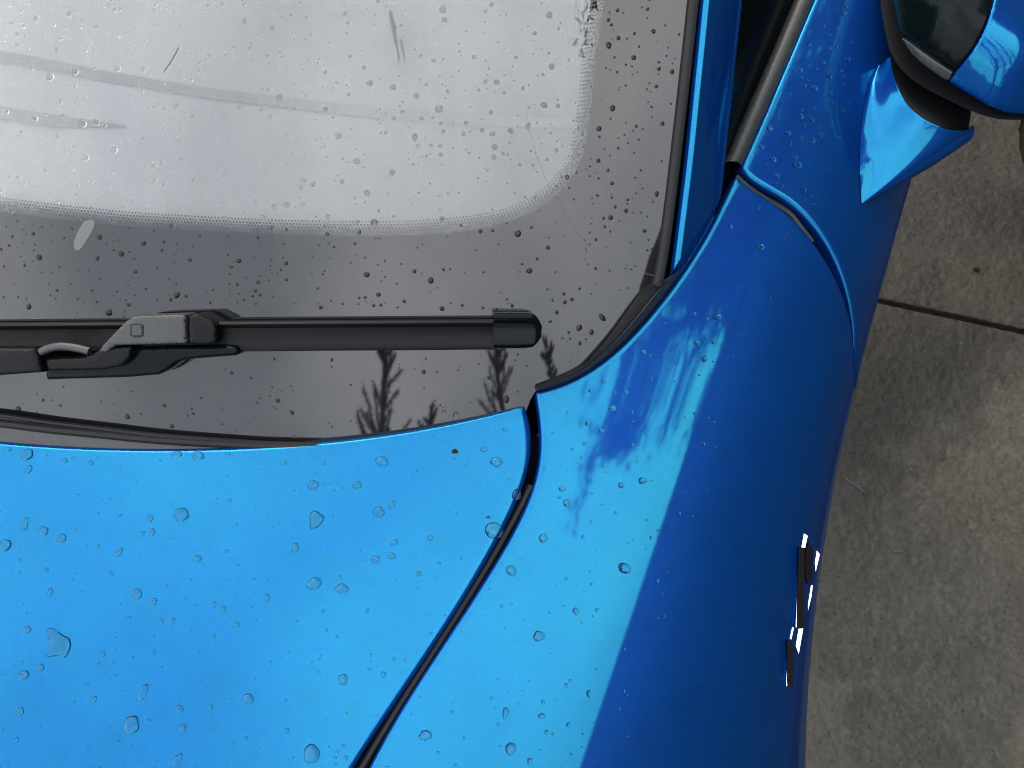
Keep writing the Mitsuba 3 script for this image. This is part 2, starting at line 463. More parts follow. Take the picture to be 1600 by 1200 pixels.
def leaves(centres, size, flat=0.5):
    c = np.asarray(centres)
    n = len(c)
    a = rng.normal(size=(n, 3))
    a /= np.linalg.norm(a, axis=1, keepdims=True)
    b = np.cross(a, rng.normal(size=(n, 3)))
    b /= np.linalg.norm(b, axis=1, keepdims=True)
    L = size * rng.uniform(0.6, 1.3, (n, 1))
    v = np.stack([c - a * L, c + b * L * flat, c + a * L, c - b * L * flat], 1).reshape(-1, 3)
    i = np.arange(n)[:, None] * 4
    return trimesh.Trimesh(v, np.vstack([i + [0, 1, 2], i + [0, 2, 3]]), process=False)


def at_mirror(azimuth, elevation, far=5.2):
    """(x, y, height) of a tree far metres in front of the windscreen's foot whose tip stands at these angles."""
    a = math.radians(azimuth)
    return -0.08 + far * math.sin(a), 0.22 - far * math.cos(a), 0.96 + far * math.tan(math.radians(elevation))


def tall_tree(x, y, h, w, label, steep=0.8, group=None, dens=1.0):
    """A slender tree with steep feathery boughs."""
    key = free('tree')
    labels[key] = {'label': label, 'category': 'tree'}
    tr, axis = limb([x, y, 0], [x + rng.normal(0, .1), y, h], 0.018 * h, 0.003 * h, 14, 0.06)
    wood, cen = [], []
    for k in range(int(60 * dens)):
        t = 1 - 0.8 * rng.uniform(0.03, 1) ** 1.7
        b = np.array([np.interp(t, np.linspace(0, 1, 14), axis[:, i]) for i in range(3)])
        ang = rng.uniform(0, 6.28)
        ln = w * (1.06 - t) ** 0.75 * rng.uniform(0.6, 1.25)
        e = b + np.array([math.cos(ang) * ln, math.sin(ang) * ln, ln * steep * rng.uniform(.8, 1.5)])
        m, path = limb(b, e, 0.006 * h * (1.1 - t), 0.0015 * h, 7, 0.05 * ln)
        wood.append(m)
        for q in range(190):
            u = rng.uniform(0.2, 1.05)
            c = b * (1 - u) + e * u
            cen.append(c + rng.normal(0, 0.012 * w + 0.05 * ln * (1 - u * .7), 3))
    for q in range(160):
        cen.append(axis[-1] - [0, 0, abs(rng.normal(0, .05)) * h] + rng.normal(0, 0.018 * w, 3))
    add(key + '__trunk', tr, 'bark')
    add(key + '__branches', trimesh.util.concatenate(wood), 'bark')
    add(key + '__crown', leaves(cen, 0.022 * w, 0.25), 'needle', False)


# ------------------------------------------------------------------ car body panels
labels['car'] = {'label': 'metallic blue car beaded with rain, seen from above its left front corner', 'category': 'car'}
HOOD_REAR = [(-140, 664), (-70, 680), (0, 690), (60, 693), (120, 696), (200, 698.5), (300, 699.5), (400, 697), (500, 690), (600, 677), (700, 659), (780, 641.5), (812, 634)]
HOOD_SIDE = [(820, 634), (825, 646), (828, 668), (829, 700), (826, 732), (820, 758), (807, 788), (792, 821), (762, 874), (725, 934), (687, 996), (642, 1065), (596, 1136), (552, 1200)]
q1 = body_px(eased(HOOD_REAR, 20, 0.6))
q2 = body_px(eased(HOOD_SIDE, 8))
hd = q2[-1] - q2[-4]
hd /= np.linalg.norm(hd)
tail = [q2[-1] + hd * t for t in np.linspace(0.05, 0.5, 8)]
hood_poly = np.vstack([q1, q2, tail, [[-0.88, tail[-1][1]]], [[-0.88, q1[0][1] - 0.03]]])
add('car__bonnet', panel(hood_poly, body, r=0.005, edge=0.0025), 'paint', 40)

FEN_IN = [(836, 612), (840, 640), (842.5, 680), (842, 715), (837, 750), (819, 802), (789, 851), (751, 915), (710, 982), (665, 1050), (620, 1119), (577, 1200)]
FEN_TOP = [(838, 611), (858, 606), (885, 597), (922, 578), (962, 547), (1002, 506), (1036, 465), (1062, 430), (1090, 388), (1115, 345), (1134, 302), (1146, 279), (1151, 276)]
FEN_GAP = [(1154, 277), (1172, 292), (1196, 309), (1222, 325), (1242, 340), (1258, 361), (1280, 390), (1302, 424), (1320, 462), (1330, 508), (1335, 548)]
i1 = body_px(eased(FEN_IN, 8))[::-1]
i2 = body_px(eased(FEN_TOP, 8, 0.8))
i3 = body_px(eased(FEN_GAP, 8, 0.8))
fd = i1[0] - i1[3]
fd /= np.linalg.norm(fd)
pre = [i1[0] + fd * t for t in np.linspace(0.5, 0.05, 8)]
yend = i3[-1][1]


def go_on(line):
    d = line[-1] - line[-4]
    k = d[1] / d[0]
    return [[s, line[-1][1] + k * 0.05 * (1 - math.exp(-(s - line[-1][0]) / 0.05))] for s in np.linspace(line[-1][0] + 0.006, 0.85, 60)]


fender_poly = np.vstack([pre, i1, i2, i3, go_on(i3), [[0.85, pre[0][1]]]])
add('car__wing', panel(fender_poly, body, step=0.012, r=0.004, edge=0.0025), 'paint', 40)

DOOR_EDGE = [(1158, 262), (1175, 280), (1200, 297), (1225, 310), (1245, 323), (1262, 344), (1292, 381), (1311, 415), (1324, 452), (1333, 490), (1338, 530)]
BELT = [(1310, -90), (1290, -45), (1271, 0), (1255, 38), (1238, 78), (1219, 122), (1200, 165), (1181, 208), (1167, 240), (1159, 257)]
d1 = body_px(eased(BELT, 10, 0.8))
d2 = body_px(eased(DOOR_EDGE, 8, 0.8))
bd = d1[0] - d1[2]
bd /= np.linalg.norm(bd)
door_poly = np.vstack([[d1[0] + bd * t for t in np.linspace(0.5, 0.05, 6)], d1, d2, go_on(d2), [[0.85, d1[0][1] + bd[1] * 0.5]]])
add('car__door', panel(door_poly, body, step=0.012, r=0.0045, edge=0.0025), 'paint', 40)

# black backing sheets added below the panels so the gaps look shaded
s_, y_ = np.meshgrid(np.linspace(-0.88, 0.85, 90), np.linspace(-0.55, 0.2, 60), indexing='ij')
add('car__gap_backing', grid_mesh(body(np.stack([s_.ravel(), y_.ravel()], -1), -0.03)[0].reshape(*s_.shape, 3)), 'cavity', True)
s_, y_ = np.meshgrid(np.linspace(-0.12, 0.85, 60), np.linspace(0.2, 1.2, 70), indexing='ij')
add('car__gap_backing', grid_mesh(body(np.stack([s_.ravel(), y_.ravel()], -1), -0.032)[0].reshape(*s_.shape, 3)), 'cavity', True)
# rubber seal that starts in the gap between bonnet and wing
sl = body_px(smooth_line([(831, 757), (812, 796), (790, 836), (756, 895), (717, 958), (676, 1022), (631, 1092), (565, 1200)], 12))
sl = np.vstack([sl, [sl[-1] + hd * t for t in np.linspace(0.05, 0.45, 6)]])
add('car__bonnet_seal', sweep(body(sl, -0.010)[0], [(-.0035, -.006), (.0035, -.006), (.0035, -.001), (.0015, .0012), (-.0015, .0012), (-.0035, -.001)], body(sl)[1]), 'rubber', 30)
sl2 = body_px(smooth_line([(1156, 270), (1174, 286.5), (1198, 303.5), (1224, 318), (1243, 331), (1259, 351), (1278, 375)], 10))
add('car__door_seal', sweep(body(sl2, -0.007)[0], [(-.0022, -.004), (.0022, -.004), (.0022, .0), (.0, .0016), (-.0022, .0)], body(sl2)[1]), 'black_plastic', 30)

# ------------------------------------------------------------------ windscreen
GL = [(-140, 665), (-140, -130), (1097, -130), (1090, -60), (1083, 0), (1072, 100), (1060, 205), (1048, 310), (1039, 390), (1036, 446), (1022, 448), (1004, 457), (984, 481), (957, 518), (930, 551), (906, 576), (890, 585), (862, 597), (840, 607), (829, 626), (815, 664), (700, 690), (560, 716), (400, 735), (200, 742), (-140, 742)]
gpoly = glass_px(GL)


def sheet(poly, fn, step=0.012, holes=()):
    """An open sheet over the polygon."""
    P = Polygon(poly).buffer(0)
    cuts = [Polygon(h) for h in holes]
    b = resample(np.array(P.exterior.coords)[:-1], step * .6, True)
    x0, y0, x1, y1 = P.bounds
    gx, gy = np.meshgrid(np.arange(x0, x1, step), np.arange(y0, y1, step))
    g = np.stack([gx.ravel(), gy.ravel()], -1)
    inn = P.buffer(-step * .4)
    pts = np.vstack([b, g[shapely.contains_xy(inn, g[:, 0], g[:, 1])]])
    if cuts:
        tree = shapely.STRtree(cuts)
        pts = pts[~np.isin(np.arange(len(pts)), tree.query(shapely.points(pts), predicate='within')[0])]
        pts = np.vstack([pts] + [np.asarray(h) for h in holes])
    tri = Delaunay(pts).simplices
    c = pts[tri].mean(1)
    tri = tri[shapely.contains_xy(P, c[:, 0], c[:, 1])]
    if cuts:
        c = pts[tri].mean(1)
        tri = tri[~np.isin(np.arange(len(tri)), tree.query(shapely.points(c), predicate='within')[0])]
    e1, e2 = pts[tri[:, 1]] - pts[tri[:, 0]], pts[tri[:, 2]] - pts[tri[:, 0]]
    cr = e1[:, 0] * e2[:, 1] - e1[:, 1] * e2[:, 0]
    tri[cr < 0] = tri[cr < 0][:, ::-1]
    tri = tri[np.abs(cr) > 1e-11]
    return trimesh.Trimesh(fn(pts), tri, process=False)


CLEAR = [(-140, 318), (0, 331), (60, 338), (120, 345), (200, 353), (280, 358), (360, 362.5), (440, 366), (520, 367.5), (600, 368), (680, 365), (740, 358.5), (785, 350), (820, 337), (853, 318), (880, 294), (898, 270), (911, 240), (918, 205), (924, 160), (930, 100), (938, 40), (944, 0), (952, -60), (960, -128)]
cl_px = smooth_line(CLEAR, 8)
cl = glass_px(cl_px)
gfull = Polygon(gpoly)
clear_poly = Polygon(np.vstack([cl, [[cl[-1][0] + 0.0, cl[-1][1] + 0.4]], [[cl[0][0] - 0.4, cl[-1][1] + 0.4]], [[cl[0][0] - 0.4, cl[0][1]]]]))
pane_poly = gfull.buffer(-0.0005).intersection(clear_poly)
pane_poly = max(getattr(pane_poly, 'geoms', [pane_poly]), key=lambda g: g.area)
frit = gfull.buffer(-0.0005).difference(clear_poly)
frit = max(getattr(frit, 'geoms', [frit]), key=lambda g: g.area)
add('car__windscreen__printed_border', sheet(np.array(frit.exterior.coords)[:-1], lambda q: glass(q)[0], 0.01), 'border_glass', True, label='black printed border of the windscreen')
# the dotted inner edge of the border
dots = []
line = LineString(cl)
pitch = 0.0028
N = int(line.length / pitch)
for row, size in enumerate((0.58, 0.50, 0.43, 0.35, 0.26)):
    off = line.parallel_offset(pitch * 0.80 * (row + 0.35), 'left', join_style=1)
    off = max(getattr(off, 'geoms', [off]), key=lambda g: g.length)
    if np.linalg.norm(np.array(off.coords[0]) - cl[0]) > 0.1:
        off = LineString(list(off.coords)[::-1])
    for k in range(int(off.length / pitch)):
        c = off.interpolate((k + 0.5 * (row % 2)) * pitch)
        dots.append((c.x, c.y, size * pitch))
dots = np.array(dots)
ang = np.arange(10) * 2 * np.pi / 10
dv = np.concatenate([dots[:, None, :2] + dots[:, None, 2:] * np.stack([np.cos(ang), np.sin(ang)], -1)[None]], 1).reshape(-1, 2)
df = (np.arange(len(dots))[:, None, None] * 10 + np.array([[0, i, i + 1] for i in range(1, 9)])[None]).reshape(-1, 3)
add('car__windscreen__dot_band', trimesh.Trimesh(glass(dv, -0.0032)[0], df, process=False), 'frit_black', False, kind='stuff', label='fading band of black dots along the printed border')

# pale smear, dark smear and a hair on the glass
def glass_patch(px, off):
    return sheet(glass_px(px), lambda q: glass(q, off)[0], 0.004)


add('car__windscreen__pale_streak', glass_patch([(118, 391), (115, 380), (122, 362), (132, 345), (146, 343), (149, 350), (144, 362), (133, 380), (125, 391)], 0.0004), 'pale_mark', True, label='pale streak across the lower border on the left')
hp = np.array(smooth_line([(822, 175), (828, 205), (840, 245), (855, 285), (872, 312), (890, 345), (912, 375), (940, 400), (975, 416), (1026, 432)], 8))
add('car__windscreen__scratch', tube(glass(glass_px(hp), 0.0003)[0], 0.00022, 5), 'hair', 40, label='long fine curved scratch across the lower right corner')
hp = np.array(smooth_line([(279, 75), (272, 88), (266, 98), (256, 112)], 4))
add('car__windscreen__scratch', tube(glass(glass_px(hp), 0.0003)[0], 0.0004, 5), 'hair', 40)

add('car__windscreen__smear', glass_patch([(607, 18), (612, 17), (618, 40), (622, 72), (618, 74), (612, 45)], 0.0004), 'shade_band', True, label='grey smear near the top of the windscreen')
add('car__windscreen__smear', glass_patch([(619, 72), (622, 71), (625, 98), (623, 99)], 0.0004), 'shade_band', True)
add('car__windscreen__smear', glass_patch([(624, 60), (627, 60), (634, 92), (632, 93)], 0.0004), 'shade_band', True)
# the sun shade that lies behind the glass
shade_poly = glass_px([(-150, 520), (-150, -140), (1010, -140), (1000, 200), (960, 330), (880, 420), (700, 450), (300, 440)])


def shade_pos(q, off=0.0):
    q = np.asarray(q)
    w = 0.004 * (meshkit.fbm(np.column_stack([q * [5, 9], 0 * q[:, 0]]), 3, 2) - .5) + 0.0012 * np.sin(q[:, 1] * 60 + 8 * q[:, 0])
    return glass(q, 0.0)[0] + glass(q)[1] * (-0.013 + w + off)[:, None]


labels['sun_shade'] = {'label': 'pale grey folding sun shade lying behind the windscreen', 'category': 'sun shade'}
add('sun_shade__sheet', sheet(shade_poly, shade_pos, 0.01), 'shade_cloth', True)


def shade_strip(px_a, px_b):
    a, b = glass_px(smooth_line(px_a, 20), -0.012), glass_px(smooth_line(px_b, 20), -0.012)
    return sheet(np.vstack([a, b[::-1]]), lambda q: shade_pos(q, np.full(len(q), 0.0012)), 0.008)


add('sun_shade__binding', shade_strip([(-140, 66), (0, 80), (150, 108), (300, 134), (450, 152), (620, 170), (760, 180), (905, 186)], [(-140, 86), (0, 99), (150, 125), (300, 150), (450, 169), (620, 187), (760, 196), (905, 200)]), 'shade_band', True)
add('sun_shade__binding', shade_strip([(-140, 150), (0, 166), (90, 180), (200, 197)], [(-140, 172), (0, 187), (90, 199), (200, 199)]), 'shade_band', True)
# dashboard below the shade
add('car__dashboard', sheet(np.array(gfull.buffer(0.03).exterior.coords)[:-1], lambda q: glass(q, -0.05)[0], 0.05), 'cavity', True)

# ------------------------------------------------------------------ cowl, corner trim, seals
COWL_TOP = [(-140, 632), (0, 646), (80, 658), (160, 668), (240, 678), (330, 686), (430, 693), (520, 697)]
ct = glass_px(smooth_line(COWL_TOP, 14), 0.006)
hr = body(body_px(smooth_line([(-140, 664), (-70, 680), (0, 690), (60, 693), (120, 696), (200, 698.5), (300, 699.5), (400, 697), (500, 691), (560, 684)], 14)), -0.006)[0]
ctp = glass(ct, 0.006)[0]
tk = np.linspace(0, 1, 60)
ca = np.stack([np.interp(tk, np.linspace(0, 1, len(ctp)), ctp[:, i]) for i in range(3)], -1)
cbb = np.stack([np.interp(tk, np.linspace(0, 1, len(hr)), hr[:, i]) for i in range(3)], -1) + np.array([0, -0.02, -0.003])
cowl_mesh = grid_mesh(np.stack([ca * (1 - k) + cbb * k for k in np.linspace(0, 1, 14)], 1))
add('car__scuttle_panel', cowl_mesh, 'black_plastic', True)
for dpx, r in ((3, 0.0022), (15, 0.0040)):
    lp = [(u, v + dpx * (1 - max(u, 0) / 560)) for u, v in COWL_TOP]
    c = glass_px(smooth_line(lp, 14), 0.008)
    add('car__scuttle_panel__lip', tube(glass(c, 0.0075)[0], r, 8), 'rubber', 40)
# black corner trim between the glass and the wing
tr_out = [(836, 611), (858, 605), (885, 596), (922, 577), (962, 546), (1002, 505), (1036, 464), (1061, 430)]
tr_in = [(838, 603), (862, 594), (890, 582), (906, 573), (930, 548), (957, 515), (984, 478), (1004, 454), (1022, 444), (1046, 434)]
to = body(body_px(smooth_line(tr_out, 8)), -0.003)[0]
ti = glass(glass_px(smooth_line(tr_in, 8)), 0.004)[0]
n = 50
idx = np.linspace(0, 1, n)
A = np.stack([np.interp(idx, np.linspace(0, 1, len(ti)), ti[:, k]) for k in range(3)], -1)
B = np.stack([np.interp(idx, np.linspace(0, 1, len(to)), to[:, k]) for k in range(3)], -1)
rows = []
for t, f, h in ((0, 0, -0.006), (0, 0, 0.0), (0.05, 0.0, 0.0016), (0.20, 0.06, 0.0018), (0.40, 0.14, 0.0012), (0.57, 0.22, 0.0004), (0.61, 0.25, -0.0016), (0.66, 0.28, -0.0014), (0.70, 0.30, 0.0022), (0.80, 0.44, 0.004), (0.93, 0.80, 0.003), (1.0, 1.0, -0.002), (1.0, 1.0, -0.02)):
    r_ = A * (1 - t) + B * t
    r_[:, 2] = A[:, 2] * (1 - f) + B[:, 2] * f + h
    rows.append(r_)
cm = grid_mesh(np.stack(rows, 1))
add('car__corner_trim', cm, 'black_plastic', 50)

# seal between glass and pillar, and the pillar
SEAL = [(1024, 446), (1033, 400), (1045, 312), (1057.5, 207), (1069.5, 102), (1080.5, 0), (1089, -80), (1096, -140)]
sp = glass(glass_px(smooth_line(SEAL, 14)), 0.001)[0]
sn_ = glass(glass_px(smooth_line(SEAL, 14)))[1]
add('car__windscreen_seal', sweep(sp, [(-.0032, -.006), (-.0032, .001), (-.002, .003), (.001, .0042), (.0045, .0036), (.006, .001), (.006, -.006)], sn_), 'rubber', 40)
PIL = [(1033, 530), (1045, 436), (1056, 350), (1068, 250), (1078, 150), (1088, 50), (1093, 0), (1101, -80), (1107, -140)]
pp = glass(glass_px(smooth_line(PIL, 3)), 0.001)[0]
tdir = np.gradient(pp, axis=0)
tdir /= np.linalg.norm(tdir, axis=1, keepdims=True)
out = np.cross(tdir, [0, 0, 1.0])
out /= np.linalg.norm(out, axis=1, keepdims=True)
if out[0, 0] < 0:
    out = -out
nup = np.cross(out, tdir)
nup *= np.sign(nup[:, 2:3])


def angle_profile(segs):
    """Points from (length, lean angle in degrees) runs."""
    p, h, b = [np.zeros(2)], 0, segs[0][1]
    for ln, lean in segs:
        k = max(2, int(ln / 0.0012))
        for i in range(k):
            be = math.radians(b + (lean - b) * (i + 0.5) / k)
            p.append(p[-1] + np.array([math.cos(be), -math.sin(be)]) * ln / k)
        b = lean
    return np.array(p)


prof = angle_profile([(0.0060, -75), (0.0012, -40), (0.0010, 0), (0.0030, 8), (0.0014, 40), (0.030, 50), (0.014, 58), (0.0012, 25), (0.0012, 25), (0.003, 85), (0.03, 95)])
Vp = pp[:, None] + prof[None, :, :1] * out[:, None] + prof[None, :, 1:] * nup[:, None]
wing_plan = Polygon(body(fender_poly)[0][:, :2]).buffer(0.0025)
flat = Vp.reshape(-1, 3).copy()
near = (_p[:, 0] > -0.1) & (_p[:, 0] < 0.36) & (_p[:, 1] > 0.2) & (_p[:, 1] < 0.75) & (_n[:, 2] > 0.2)
roof = LinearNDInterpolator(_p[near][:, :2], _p[near][:, 2])
inside = shapely.contains_xy(wing_plan, flat[:, 0], flat[:, 1])
zw = np.nan_to_num(roof(flat[inside][:, :2]), nan=0.9)
flat[inside, 2] = np.minimum(flat[inside, 2], zw - 0.006)
Vp = flat.reshape(Vp.shape)
pm = grid_mesh(Vp)
add('car__door_pillar', pm, 'paint', 40, label='blue windscreen pillar with a bright ridge line')

# side window with its black seals
wt = np.array([Vp[0, -1], Vp[-1, -1]])
bl = body(body_px(smooth_line(BELT, 12)), 0.0)[0]
bl_in = bl + np.array([-0.018, 0.0, -0.004])
k = len(bl)
topw = np.stack([np.interp(np.linspace(1, 0, k), np.linspace(0, 1, len(Vp)), Vp[:, -1, i]) for i in range(3)], -1)
low = bl_in - np.array([-0.01, 0, 0.02])
W = np.stack([low * (1 - t) + topw * t for t in np.linspace(0, 1, 12)], 1)
add('car__side_window', grid_mesh(W), 'gloss_black', True, label='dark side window beside the pillar')
rows = [bl + np.array([a, 0, c]) for a, c in ((0.002, -0.012), (0.0, -0.0015), (-0.003, 0.002), (-0.009, 0.003), (-0.014, 0.001), (-0.017, -0.004), (-0.018, -0.02))]
add('car__belt_seal', grid_mesh(np.stack(rows, 1)), 'black_plastic', 40)

# ------------------------------------------------------------------ wiper
def on_glass(px, off):
    q = glass_px(np.asarray(px, float), off)
    p, n = glass(q, off)
    return p, n


bp, bn = on_glass(resample([(-150, 530), (772, 524)], 24), 0.018)
# across is towards the bonnet (image down) for a path running to the right
BL_PROF = [(-.0135, .000), (-.0130, .0045), (-.0112, .0058), (-.0095, .0050), (-.0075, .0018), (-.004, .0004), (.001, .0002), (.0055, .0008), (.0085, .0016), (.0108, .0010), (.0125, -.004), (.0125, -.010), (.004, -.011), (.0012, -.0175), (-.0012, -.0175), (-.003, -.011), (-.0125, -.008)]
labels['car__wiper'] = {'label': 'black flat wiper arm and blade resting across the windscreen'}
add('car__wiper__blade', sweep(bp, BL_PROF, bn), 'wiper_black', 35)
cp, cn = on_glass(resample([(771, 518), (846, 518)], 4), 0.018)
capp = np.array([(-.0160, -.006), (-.0160, .005), (-.0150, .0072), (-.0125, .0082), (-.0100, .0074), (-.0080, .0036), (-.006, .0026), (-.001, .0026), (.006, .0036), (.0105, .0036), (.0135, .0005), (.0148, -.005), (.0148, -.011), (-.0150, -.011)])
sc = np.clip(1 - np.linspace(0, 1, len(cp)) ** 9 * 0.45, 0.3, 1)
sc[-3:] *= [0.93, 0.8, 0.6]
add('car__wiper__end_cap', sweep(cp, capp, cn, scale=sc), 'gloss_black', 30)


def block(px, low, high, name, mat='black_plastic', bevel=0.002):
    q = glass_px(np.asarray(px, float), high)
    return add(name, solid_polygon(q, lambda a: glass(a), low, high, bevel), mat, 40)


block([(153, 549), (160, 539), (178, 520), (196, 502), (206, 495), (220, 493.5), (290, 491.5), (292, 537), (240, 538.5), (180, 540), (164, 552)], 0.012, 0.034, 'car__wiper__connector')
block([(293, 492), (308, 490.5), (316, 494), (334, 503), (338, 512), (338, 536), (320, 540), (293, 537.5)], 0.010, 0.033, 'car__wiper__connector__clip', 'wiper_black', 0.003)
block([(203, 507), (205, 505.5), (222, 505.5), (224, 507.5), (224, 525), (222, 527), (205, 527), (203, 525)], 0.034, 0.0346, 'car__wiper__connector__button', 'rubber', 0.0004)
block([(205.5, 509), (207, 508), (220.5, 508), (221.5, 509.5), (221.5, 523.5), (220, 524.5), (207, 524.5), (205.5, 523)], 0.034, 0.0350, 'car__wiper__connector__button', 'black_plastic', 0.0004)
block([(-150, 545), (52, 544), (58, 552), (66, 582), (-40, 590), (-150, 602)], 0.014, 0.036, 'car__wiper__arm', 'wiper_black', 0.0035)
block([(66, 560), (120, 559), (140, 554), (160, 545), (240, 541), (350, 539), (372, 541), (374, 552), (368, 556), (290, 562), (278, 566), (262, 578), (246, 586), (200, 590), (140, 592), (70, 594)], 0.010, 0.024, 'car__wiper__arm_hook', 'gloss_black', 0.004)
block([(68, 561), (125, 559), (143, 553), (160, 543), (205, 541), (203, 560), (190, 572), (160, 578), (72, 580)], 0.014, 0.032, 'car__wiper__arm_hook', 'wiper_black', 0.003)
hp, hn = on_glass(smooth_line([(60, 553), (75, 545), (95, 541), (115, 543), (140, 549)], 5), 0.030)
add('car__wiper__arm_spring', tube(hp, 0.0035, 8), 'black_plastic', 50)

# ------------------------------------------------------------------ door mirror
labels['car__door_mirror'] = {'label': 'blue door mirror with black joint and blue foot'}


def w3(u, v, z):
    return world_px(u, v, z)


rim_px = [(1522, 199, .990), (1508, 207, .993), (1480, 206, .996), (1448, 194, .999), (1418, 172, 1.002), (1402, 146, 1.006), (1392, 118, 1.010), (1388, 90, 1.014)]
rim = np.array([w3(*p) for p in rim_px])
base = body(body_px([(1345, 318), (1342, 270), (1343, 220), (1348, 170), (1357, 130), (1372, 100)]), 0.001)[0]
nf = 46
tt = np.linspace(0, 1, nf)
rim_t = np.linspace(0, 1, len(rim))
Rm = np.stack([PchipInterpolator(rim_t, rim[:, i])(tt) for i in range(3)], -1)
bt = np.clip((tt - 0.52) / 0.48, 0, 1)
Bs = np.stack([np.interp(bt, np.linspace(0, 1, len(base)), base[:, i]) for i in range(3)], -1)
rows = [Bs * (1 - k) + Rm * k + np.array([0, 0, -0.006]) * math.sin(math.pi * k) * np.clip(tt * 1.2, 0, 1)[:, None] for k in np.linspace(0, 0.97, 14)]
cen_rim = Rm.mean(0)
inw = cen_rim - Rm
inw[:, 2] = 0
inw /= np.linalg.norm(inw, axis=1, keepdims=True)
rows += [Rm + inw * a + np.array([0, 0, c]) for a, c in ((0.0005, 0.0012), (0.002, 0.002), (0.0035, 0.0012), (0.0042, -0.003))]
foot_top = grid_mesh(np.stack(rows, 1))
# the rounded lower edge from the apex to the outer end of the rim, and the underside
ed = np.linspace(0, 1, 16)[:, None]
e0 = Bs[0] * (1 - ed) + Rm[0] * ed
side = np.array([0.25, -0.6, 0.0])
side /= np.linalg.norm(side)
rows = [e0 + side * a * np.minimum(1, 0.25 + ed) + np.array([0, 0, c]) * np.minimum(1, 0.35 + ed) for a, c in ((0, 0), (0.0025, -0.0012), (0.0050, -0.0042), (0.0062, -0.009), (0.0055, -0.016), (-0.004, -0.03), (-0.03, -0.042))]
foot_edge = grid_mesh(np.stack(rows, 1))
add('car__door_mirror__foot', trimesh.util.concatenate([foot_top, foot_edge]), 'paint', 50)

HOUSE = [(1366, -60), (1368, 10), (1376, 62), (1384, 92), (1401, 119), (1432, 144), (1465, 162), (1500, 179), (1532, 192), (1566, 198), (1606, 198), (1680, 186), (1730, 150), (1752, 80), (1740, -40), (1640, -110), (1480, -130)]
HZ = 1.020
ho = ray_to(smooth_line(HOUSE + HOUSE[:1], 14), lambda x, y: HZ + 0 * x)
ho_poly = Polygon(ho).buffer(0)
HW, HH = 0.062, 0.070


def house_z(q):
    pts = shapely.points(np.asarray(q))
    d = np.where(shapely.contains(ho_poly, pts), shapely.distance(pts, ho_poly.exterior), 0)
    e = 1 - np.clip(d / HW, 0, 1)
    qq = np.asarray(q)
    return HZ + HH * np.sqrt(np.maximum(1 - e ** 2.3, 0)) - np.where(d > 0, 0.30 * (qq[:, 0] - 0.33) + 0.12 * (qq[:, 1] - 0.62), 0)


hx, hy = np.meshgrid(np.linspace(ho[:, 0].min() - .02, ho[:, 0].max() + .02, 240), np.linspace(ho[:, 1].min() - .02, ho[:, 1].max() + .02, 240), indexing='ij')
from scipy.ndimage import gaussian_filter
hz = gaussian_filter(house_z(np.stack([hx.ravel(), hy.ravel()], -1)).reshape(hx.shape), 5)
hspl = RectBivariateSpline(hx[:, 0], hy[0], hz)


def house(q):
    x, y = np.asarray(q)[:, 0], np.asarray(q)[:, 1]
    p = np.stack([x, y, hspl.ev(x, y)], -1)
    n = np.stack([-hspl.ev(x, y, dx=1), -hspl.ev(x, y, dy=1), 1 + 0 * x], -1)
    return p, n / np.linalg.norm(n, axis=1, keepdims=True)


def house_px(px):
    return ray_to(px, lambda x, y: hspl.ev(x, y))


L1 = [(1394, 46), (1420, 64), (1455, 89), (1491, 113)]
L2 = [(1491, 113), (1512, 88), (1532, 57), (1546, 24), (1553, 0), (1566, -50), (1570, -140)]
L3 = [(1491, 113), (1478, 134), (1463, 158)]
edge_l = [(1366, -60), (1368, 10), (1376, 62), (1384, 92), (1401, 119), (1432, 144), (1463, 161)]
ho_s = Polygon(ho).buffer(-0.0008)


def cut(px):
    p = Polygon(house_px(px)).buffer(-0.0004).intersection(ho_s)
    p = max(getattr(p, 'geoms', [p]), key=lambda g: g.area)
    return np.array(p.exterior.coords)[:-1]


grey = cut(smooth_line([(1386, 41)] + L1, 6).tolist() + L3[1:] + [(1430, 150), (1395, 125), (1372, 95), (1366, 60)])
blackp = cut([(1360, -140), (1360, 20), (1386, 41)] + smooth_line(L1, 6).tolist() + smooth_line(L2, 6).tolist())
bluep = cut(smooth_line(L2[::-1], 6).tolist() + L3[1:] + [(1480, 178), (1540, 210), (1620, 215), (1760, 190), (1790, 0), (1760, -160)])
add('car__door_mirror__lower_cover', panel(grey, house, 0.006, 0.0012, 0.006, 0.0025), 'black_plastic', 40)
add('car__door_mirror__inner_cover', panel(blackp, house, 0.006, 0.0012, 0.006, 0.0025), 'gloss_black', 40)
add('car__door_mirror__housing', panel(bluep, house, 0.005, 0.0016, 0.010, 0.0025), 'paint', 40, label='blue outer housing of the door mirror')
hb = resample(ho, 0.008, True)
bot = np.column_stack([hb, np.full(len(hb), 0.966)])
cb2 = hb.mean(0)
add('car__door_mirror__underside', prism(np.column_stack([cb2 + (hb - cb2) * 0.8, np.full(len(hb), HZ - 0.013)]), np.column_stack([cb2 + (hb - cb2) * 0.985, np.full(len(hb), HZ + 0.007)])), 'rubber', 40)
rin = Rm + inw * 0.003
nk = [rin + np.array([0, 0, -0.004]), rin * 0.9 + (cen_rim + np.array([.03, .04, 0])) * 0.1 + np.array([0, 0, 0.001]), rin * 0.62 + (cen_rim + np.array([.04, .05, 0])) * 0.38 + np.array([0, 0, 0.006]), rin * 0.3 + (cen_rim + np.array([.06, .07, 0])) * 0.7 + np.array([0, 0, 0.012])]
add('car__door_mirror__neck', grid_mesh(np.stack(nk, 1)), 'wiper_black', True)

# ------------------------------------------------------------------ badge on the wing, wheel arch
labels['car__badge'] = {'label': 'chrome letter badge standing proud on the wing'}


